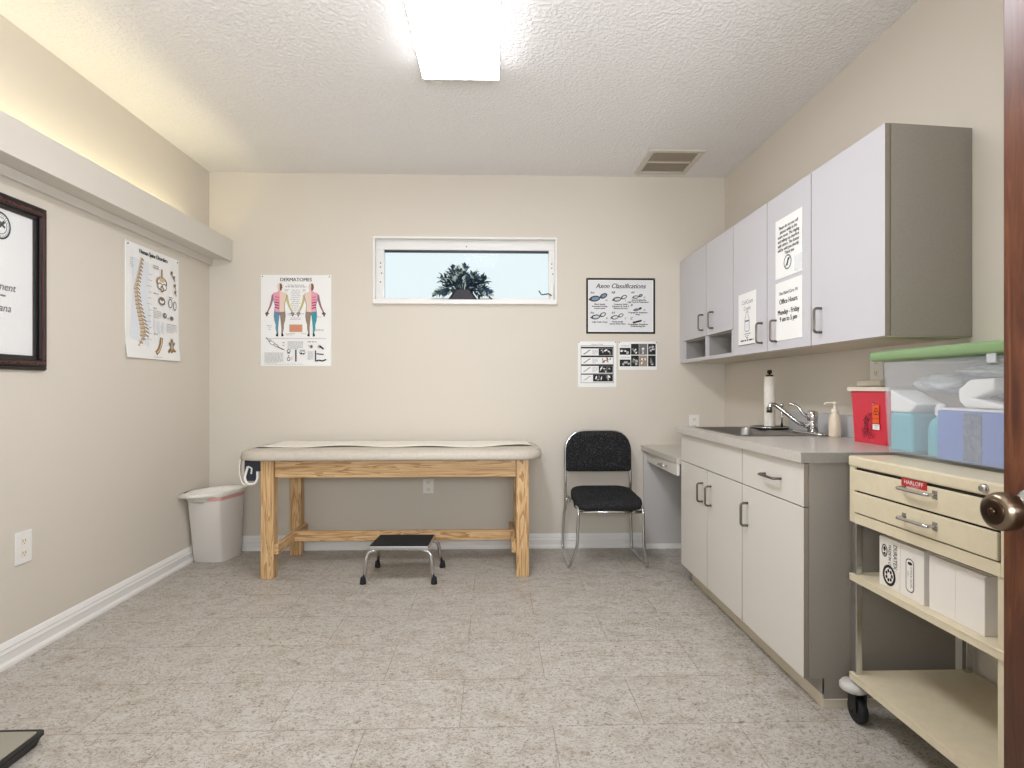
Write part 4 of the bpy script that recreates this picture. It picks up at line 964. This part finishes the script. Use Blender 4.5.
for k in range(3):
    a = R(90 + 120 * k); P.ring(0.107 + 0.008 * math.cos(a), 0.135 + 0.008 * math.sin(a), 0.009, 0.009, 0.003, 'ink', 0, 'orange')
P.text('BIOHAZARD', 0.105, 0.105, 0.0065, 'ink'); P.rect(0.086, 0.062, 0.128, 0.084, 'paper'); P.text('SHARPS', 0.107, 0.075, 0.009, 'ink'); P.text('ONLY', 0.107, 0.066, 0.008, 'ink')
P.ell(0.09, 0.168, 0.007, 0.006, 'ink'); P.rect(0.085, 0.166, 0.095, 0.169, 'paper')
P.done(t)

# ------------------------------------------------------------------ desk between chair and cupboards
t = thing('wall_desk', 'low grey desk top with a pencil drawer in the corner behind the chair', 'desk', (1.4, 3.77, 0))
b = B(); prism(b, [(1.072, YB - 0.001, 0.716), (1.106, 3.408, 0.706), (XW, 3.408, 0.706), (XW, YB - 0.001, 0.716)], (0, 0, 0.037), bev=0.002); obj('desk_top', b, 'worktop', t)
b = B(); box(b, 1.106, 1.125, 3.41, 4.085, 0.634, 0.705, 0.002); dr = obj('drawer', b, 'base_lam', t)
b = B(); box(b, 1.125, 1.55, 3.43, 4.08, 0.640, 0.698); obj('drawer_box', b, 'cab_in', dr)
b = B(); pull(b, (1.106, 3.66, 0.668), UY, NX, 0.11, 0.028); obj('handle', b, 'chrome', dr)
b = B(); box(b, 1.085, XW, YB - 0.04, YB - 0.024, 0.0, 0.705); obj('end_panel', b, 'desk_panel', t)
b = B(); box(b, 1.10, XW, YB - 0.046, YB - 0.0403, 0.0, 0.035); obj('plinth_strip', b, 'white_trim', t)

# ------------------------------------------------------------------ notices on the cupboard doors
def notice(name, label, ynear, yfar, z0, z1, grp='paper notices on the cabinet doors', tilt=0.0):
    x = UXF - 0.0025
    t = thing(name, label, 'notice', (x, (ynear + yfar) / 2, z0), grp)
    W_, H_ = yfar - ynear, z1 - z0
    b = B(); sheet_box(b, (x, yfar, z0), -UY, UZ, W_, H_, 0.0012); obj('sheet', b, 'paper', t)
    return t, Print((x, yfar, z0), -UY, UZ), W_, H_
t, P, W, Hh = notice('paper_notice', 'white notice with a bottle drawing beside a cabinet handle', 2.90, 3.112, 1.402, 1.684)
P.text('CarbCount', W / 2 + 0.005, Hh - 0.06, 0.034, 'ink_grey', sx=0.85); P.text('Couple', W / 2 + 0.003, Hh - 0.094, 0.032, 'ink_grey', sx=0.85)
bx_ = W / 2 + 0.002
P.path([(bx_ - 0.012, 0.178), (bx_ - 0.012, 0.158), (bx_ - 0.026, 0.14), (bx_ - 0.028, 0.082), (bx_ - 0.018, 0.074), (bx_ + 0.02, 0.074), (bx_ + 0.028, 0.082), (bx_ + 0.026, 0.14), (bx_ + 0.012, 0.158), (bx_ + 0.012, 0.178), (bx_ - 0.012, 0.178)], 0.004, 'ink_grey')
P.rect(bx_ - 0.027, 0.125, bx_ + 0.026, 0.134, 'ink_grey'); P.rect(bx_ - 0.025, 0.088, bx_ + 0.025, 0.12, 'pale_blue')
P.greek(0.07, 0.15, 0.058, 0.007, 'ink_grey', 3); P.greek(0.085, 0.13, 0.047, 0.006, 'ink_grey', 5); P.rect(0.1, 0.036, 0.12, 0.041, 'ink'); P.greek(0.03, 0.185, 0.022, 0.011, 'ink', 8)
P.rect(0.0, 0.0, W, 0.004, 'ink_grey'); P.done(t)
t, P, W, Hh = notice('paper_notice', 'white notice with a crossed-out circle, upper one on the middle cabinet', 2.458, 2.696, 1.690, 1.972)
for k, s_ in enumerate(('Please do not use cell', 'phones while in the', 'exam room. The ringing', 'and talking can interfere', 'with others. The doctor', 'will be with you shortly.', 'Thank you')): P.text(s_, W / 2 + (0.0 if k < 6 else 0.01), Hh - 0.05 - k * 0.021, 0.0215, 'ink', bold=0.03, sx=0.9)
P.ring(W / 2 - 0.005, 0.066, 0.035, 0.035, 0.007, 'ink_grey'); P.line((W / 2 - 0.028, 0.044), (W / 2 + 0.018, 0.088), 0.007, 'ink_grey'); P.line((W / 2 - 0.012, 0.05), (W / 2 + 0.004, 0.085), 0.012, 'ink')
P.done(t)
b = B(); n_ = 0.0004
box(b, UXF - 0.0045, UXF - 0.0038, 2.455, 2.52, 1.70, 1.77); obj('tape', b, 'tape', t)
t, P, W, Hh = notice('paper_notice', 'white notice giving Office Hours, lower one on the middle cabinet', 2.458, 2.696, 1.396, 1.672)
P.text('Pain Relief Care, PA', W / 2, Hh - 0.062, 0.0225, 'ink', shear=0.2, bold=0.006, sx=0.9); P.text('Office Hours', W / 2, Hh - 0.105, 0.034, 'ink', bold=0.03, sx=0.9)
P.text('Monday - Friday', W / 2, Hh - 0.155, 0.034, 'ink', sx=0.86, bold=0.035); P.text('9 am to 5 pm', W / 2, Hh - 0.188, 0.033, 'ink', sx=0.86, bold=0.035); P.done(t)

# ------------------------------------------------------------------ supply cart
KX0, KX1, KY0, KY1 = 1.25, 1.685, 1.335, 1.965
t = thing('supply_cart', 'cream steel supply cart with two drawers and open shelves on casters', 'cart', ((KX0 + KX1) / 2, (KY0 + KY1) / 2, 0))
b = B()
box(b, KX0, KX1, KY0, KY1, 0.895, 0.932, 0.006); box(b, KX0 + 0.004, KX1, KY0 + 0.002, KY0 + 0.03, 0.70, 0.895, 0.002); box(b, KX0 + 0.004, KX1, KY1 - 0.03, KY1 - 0.002, 0.70, 0.895, 0.002)
box(b, KX0 + 0.004, KX1, KY0 + 0.03, KY1 - 0.03, 0.70, 0.734); box(b, KX1 - 0.02, KX1, KY0 + 0.03, KY1 - 0.03, 0.734, 0.895)
obj('drawer_case', b, 'cart', t)
b = B(); box(b, KX0 + 0.012, KX0 + 0.02, KY0 + 0.03, KY1 - 0.03, 0.734, 0.895); obj('drawer_recess', b, 'dark_gap', t)
for z0, z1, hz in ((0.738, 0.809, 0.776), (0.815, 0.886, 0.866)):
    b = B(); box(b, KX0 + 0.0005, KX0 + 0.0115, KY0 + 0.036, KY1 - 0.033, z0, z1, 0.003); dr = obj('drawer', b, 'cart', t)
    b = B(); pull(b, (KX0, 1.63, hz), UY, NX, 0.12, 0.026, 0.0055); box(b, KX0 - 0.0005, KX0 + 0.001, 1.56, 1.579, hz - 0.012, hz + 0.012); box(b, KX0 - 0.0005, KX0 + 0.001, 1.681, 1.70, hz - 0.012, hz + 0.012); obj('handle', b, 'chrome', dr)
b = B(); box(b, KX0 - 0.0015, KX0 + 0.0005, 1.599, 1.700, 0.872, 0.895); lb = obj('maker_label', b, 'red_label', t)
P = Print((KX0 - 0.0017, 1.700, 0.872), -UY, UZ); P.text('HARLOFF', 0.0505, 0.0075, 0.0175, 'paper', sx=1.05); P.greek(0.04, 0.075, 0.0025, 0.003, 'ink_pale', 4); P.done(lb, 'lettering')
b = B(); lathe(b, [(0.012, 0.0), (0.012, -0.004), (0.009, -0.010), (0.004, -0.010)], (KX0, 1.405, 0.914), 'X', 20); obj('lock', b, 'chrome', t)
for z0, z1, nm in ((0.496, 0.518, 'shelf'), (0.146, 0.170, 'shelf')):
    b = B(); box(b, KX0, KX1, KY0 + 0.004, KY1 - 0.004, z1 - 0.006, z1, 0.002); box(b, KX0, KX0 + 0.004, KY0 + 0.004, KY1 - 0.004, z0, z1 - 0.003); box(b, KX1 - 0.004, KX1, KY0 + 0.004, KY1 - 0.004, z0, z1 - 0.003)
    box(b, KX0, KX1, KY0 + 0.004, KY0 + 0.008, z0, z1 - 0.003); box(b, KX0, KX1, KY1 - 0.008, KY1 - 0.004, z0, z1 - 0.003); obj(nm, b, 'cart', t)
for x in (KX0 + 0.02, KX1 - 0.02):
    for y in (KY0 + 0.034, KY1 - 0.022):
        b = B(); box(b, x - 0.011, x + 0.011, y - 0.011, y + 0.011, 0.112, 0.70, 0.003); obj('post', b, 'chrome' if y > 1.6 else 'cart', t)
for x in (KX0 + 0.02, KX1 - 0.05):
    for y in (KY0 + 0.03, KY1 - 0.012):
        b = B(); lathe(b, [(0.012, 0.138), (0.04, 0.134), (0.046, 0.126), (0.046, 0.112), (0.036, 0.106), (0.012, 0.106)], (x - 0.006, y, 0), 'Z', 28); cs = obj('caster_bumper', b, 'tube_grey', t)
        b = B(); lathe(b, [(0.02, -0.012), (0.041, -0.012), (0.044, -0.008), (0.044, 0.008), (0.041, 0.012), (0.02, 0.012)], (x, y - 0.012, 0.044), 'X', 26); obj('wheel', b, 'rubber', cs)
        b = B(); box(b, x - 0.022, x - 0.014, y - 0.03, y + 0.012, 0.04, 0.106, 0.003); box(b, x + 0.014, x + 0.022, y - 0.03, y + 0.012, 0.04, 0.106, 0.003); box(b, x - 0.022, x + 0.022, y - 0.025, y + 0.02, 0.094, 0.108, 0.003); tube(b, [(x - 0.024, y - 0.012, 0.044), (x + 0.024, y - 0.012, 0.044)], 0.007, 10); obj('fork', b, 'black_plastic', cs)

# ------------------------------------------------------------------ cartons on the cart's shelf
sz = 0.5183
def carton(label, y0, y1, h, x0=1.282, x1=1.47, flap=False):
    t = thing('carton', label, 'carton', ((x0 + x1) / 2, (y0 + y1) / 2, sz), 'white cartons on the cart shelf')
    b = B(); box(b, x0, x1, y0, y1, sz, sz + h, 0.0015); obj('carton_body', b, 'cardboard', t)
    b = B(); box(b, x0 - 0.001, x0 + 0.07, y0 + 0.004, y1 - 0.004, sz + h, sz + h + 0.0018); obj('lid_flap', b, 'cardboard', t)
    return t
t = carton('printed white carton with two round emblems, at the far end of the cart shelf', 1.753, 1.848, 0.160)
P = Print((1.2815, 1.848, sz), -UY, UZ)
P.ring(0.048, 0.042, 0.030, 0.034, 0.009, 'ink', 0, 'cardboard')
for k in range(7):
    a = k * 2 * math.pi / 7; P.ell(0.048 + 0.013 * math.cos(a), 0.042 + 0.015 * math.sin(a), 0.005, 0.006, 'ink')
P.ring(0.027, 0.118, 0.014, 0.021, 0.004, 'ink', 0, 'cardboard'); P.ell(0.027, 0.124, 0.006, 0.008); P.ell(0.027, 0.108, 0.006, 0.005)
P.text('MADE IN USA', 0.046, 0.142, 0.0165, 'ink', 'LEFT', bold=0.02, rot=R(-90), sx=0.78); P.text('DURATEX', 0.068, 0.148, 0.024, 'ink', 'LEFT', rot=R(-90), sx=0.72); P.done(t)
t = carton('printed white carton with one oblong outlined label, between two other cartons', 1.652, 1.751, 0.160)
P = Print((1.2815, 1.751, sz), -UY, UZ)
P.ell(0.043, 0.112, 0.017, 0.012); P.ell(0.043, 0.032, 0.017, 0.012); P.rect(0.026, 0.032, 0.060, 0.112); P.rect(0.0285, 0.032, 0.0575, 0.112, 'cardboard'); P.ell(0.043, 0.111, 0.0145, 0.010, 'cardboard'); P.ell(0.043, 0.033, 0.0145, 0.010, 'cardboard')
P.ell(0.044, 0.109, 0.010, 0.005); P.text('SURGICAL GLOVES', 0.046, 0.1, 0.010, 'ink', 'LEFT', bold=0.015, rot=R(-90), sx=0.75); P.text('Latex', 0.034, 0.085, 0.008, 'ink', 'LEFT', rot=R(-90)); P.done(t)
t = thing('carton', 'plain white carton with tucked flaps, biggest on the cart shelf', 'carton', (1.38, 1.54, sz), 'white cartons on the cart shelf')
b = B(); box(b, 1.282, 1.49, 1.442, 1.536, sz, sz + 0.156, 0.0015); box(b, 1.283, 1.49, 1.5372, 1.633, sz, sz + 0.155, 0.0015); obj('carton_body', b, 'cardboard', t)
b = B(); box(b, 1.282, 1.36, 1.437, 1.536, sz + 0.1562, sz + 0.159); box(b, 1.2835, 1.36, 1.537, 1.634, sz + 0.1555, sz + 0.1583); box(b, 1.30, 1.49, 1.44, 1.63, sz + 0.1584, sz + 0.161); obj('lid_flap', b, 'cardboard', t)

# ------------------------------------------------------------------ storage tote with contents
ct = 0.932
t = thing('storage_tote', 'clear plastic storage tote with a green lid standing on the cart', 'tote', (1.54, 1.72, ct))
def tl(x0, x1, y0, y1, z, r=0.03): return [(x, y, z) for x, y in rrect((x0 + x1) / 2, (y0 + y1) / 2, x1 - x0, y1 - y0, r, 6)]
b = B()
loft(b, [tl(1.412, 1.66, 1.42, 1.964, ct + 0.0005), tl(1.396, 1.672, 1.395, 1.984, ct + 0.012), tl(1.394, 1.674, 1.393, 1.986, ct + 0.03), tl(1.391, 1.683, 1.368, 2.004, 1.262),
         tl(1.394, 1.680, 1.371, 2.001, 1.262, 0.027), tl(1.397, 1.671, 1.396, 1.983, ct + 0.03, 0.027), tl(1.399, 1.669, 1.398, 1.981, ct + 0.014, 0.027)], True, True); obj('tote_body', b, 'tote', t, 40)
b = B()
loft(b, [tl(1.382, 1.692, 1.352, 2.050, 1.268), tl(1.376, 1.696, 1.348, 2.056, 1.274), tl(1.376, 1.696, 1.348, 2.056, 1.296), tl(1.384, 1.690, 1.356, 2.046, 1.302), tl(1.41, 1.665, 1.38, 2.02, 1.298)], smooth=False); obj('lid', b, 'green_lid', t, 45)
b = B(); box(b, 1.383, 1.392, 1.522, 1.552, 1.240, 1.2675, 0.003); obj('latch', b, 'bag', t)
iz = ct + 0.0155
tt = thing('blue_box', 'blue box inside the clear storage tote', 'box', (1.5, 1.56, iz))
b = B(); box(b, 1.406, 1.55, 1.42, 1.755, iz, 1.10, 0.003); obj('box_body', b, 'blue_box', tt)
b = B(); box(b, 1.4042, 1.4057, 1.59, 1.655, iz + 0.005, 1.095); obj('printed_panel', b, 'bluegrey_print', tt)
b = B(); box(b, 1.41, 1.54, 1.43, 1.75, 1.1005, 1.108, 0.002); obj('white_flap', b, 'paper', tt)
tt = thing('teal_pack', 'teal folded pack at the far end of the clear storage tote', 'pack', (1.5, 1.9, iz))
b = B(); box(b, 1.406, 1.56, 1.868, 1.972, iz, 1.085, 0.012, 3); obj('pack_body', b, 'teal', tt)
b = B(); prism(b, [(1.408, 1.972, 1.0856), (1.408, 1.88, 1.0856), (1.405, 1.84, 1.115), (1.402, 1.965, 1.165)], (0.1, 0, 0), bev=0.006); obj('white_fold', b, 'paper', tt)
tt = thing('teal_bottle', 'teal bottle with a white cap inside the clear storage tote', 'bottle', (1.44, 1.81, iz))
b = B(); lathe(b, [(0.034, 0), (0.036, 0.004), (0.036, 0.09), (0.028, 0.115), (0.013, 0.128), (0.013, 0.132)], (1.456, 1.80, iz), 'Z', 22); obj('bottle_body', b, 'teal', tt)
b = B(); lathe(b, [(0.016, 0.1325), (0.018, 0.135), (0.018, 0.155), (0.012, 0.17), (0.004, 0.172)], (1.456, 1.80, iz), 'Z', 18); obj('cap', b, 'paper', tt)
def crumple(cx, cy, cz, rx, ry, rz, seed, amp=0.35):
    t_ = bmesh.new(); bmesh.ops.create_icosphere(t_, subdivisions=4, radius=1)
    for v in t_.verts:
        n1 = noise.noise(v.co * 1.7 + Vector((seed, 0, 0))); n2 = abs(noise.noise(v.co * 3.6 + Vector((0, seed, 0))))
        v.co *= 1 + amp * n1 - amp * 0.6 * n2
        v.co = Vector((cx + v.co.x * rx, cy + v.co.y * ry, cz + v.co.z * rz))
    b_ = B(); merge(b_, t_); return b_
for nm, lb, a in (('plastic_bag', 'crumpled clear bag above the teal pack in the tote', (1.51, 1.84, 1.185, 0.075, 0.10, 0.036, 2.0)),
                  ('plastic_bag', 'crumpled clear bag on top of the blue box in the tote', (1.55, 1.60, 1.158, 0.055, 0.10, 0.033, 5.3)),
                  ('plastic_bag', 'white crumpled bag low behind the teal bottle in the tote', (1.61, 1.815, 1.02, 0.038, 0.04, 0.055, 3.7)),
                  ('plastic_bag', 'flat clear bag just beneath the green tote lid', (1.52, 1.62, 1.222, 0.085, 0.16, 0.022, 9.1))):
    o = obj(nm, crumple(*a), 'bag', None, 60); tag(o, lb, 'plastic bag', 'clear bags in the storage tote')
tt = thing('white_packet', 'white paper packet lying on the blue box in the tote', 'packet', (1.43, 1.56, 1.11))
b = B(); prism(b, [(1.405, 1.675, 1.165), (1.405, 1.672, 1.130), (1.405, 1.65, 1.112), (1.405, 1.45, 1.1085), (1.405, 1.62, 1.140), (1.405, 1.55, 1.165), (1.403, 1.545, 1.198), (1.403, 1.63, 1.195)], (0.05, 0, 0), bev=0.006); obj('packet_body', b, 'paper', tt)

# ------------------------------------------------------------------ light, sky, camera
wd = bpy.data.worlds.new('World'); scn.world = wd; wd.use_nodes = True
bg = wd.node_tree.nodes['Background']; bg.inputs[0].default_value = lin((228, 242, 246)); bg.inputs[1].default_value = 1.0

def area(name, loc, rot, sx_, sy_, e, rgb):
    l = bpy.data.lights.new(name, 'AREA'); l.shape = 'RECTANGLE'; l.size = sx_; l.size_y = sy_; l.energy = e; l.color = lin(rgb)[:3]
    o = bpy.data.objects.new(name, l); COL.objects.link(o); o.location = loc; o.rotation_euler = rot; return o
area('rear_fill', (0.2, -1.25, 1.9), (R(112), 0, 0), 1.8, 1.0, 8, (250, 250, 255))  # added fill light behind the camera, no real fitting
area('ceiling_bounce_fill', (0.2, -0.35, 1.4), (R(146), 0, 0), 1.2, 0.8, 92, (250, 250, 255))  # added unseen light, bounced off the ceiling to brighten the room

cam = bpy.data.cameras.new('Camera'); co = bpy.data.objects.new('Camera', cam); COL.objects.link(co)
cam.sensor_width = 36; cam.lens = 565 / 1024 * 36; cam.shift_y = 4 / 1024; cam.clip_start = 0.02
co.location = (0, 0, 1.17); co.rotation_euler = (R(90), 0, -math.atan(17 / 565))
scn.camera = co
scn.view_settings.view_transform = 'Standard'; scn.view_settings.look = 'None'
scn.view_settings.exposure = 0.08; scn.view_settings.gamma = 1.0; scn.view_settings.use_curve_mapping = False
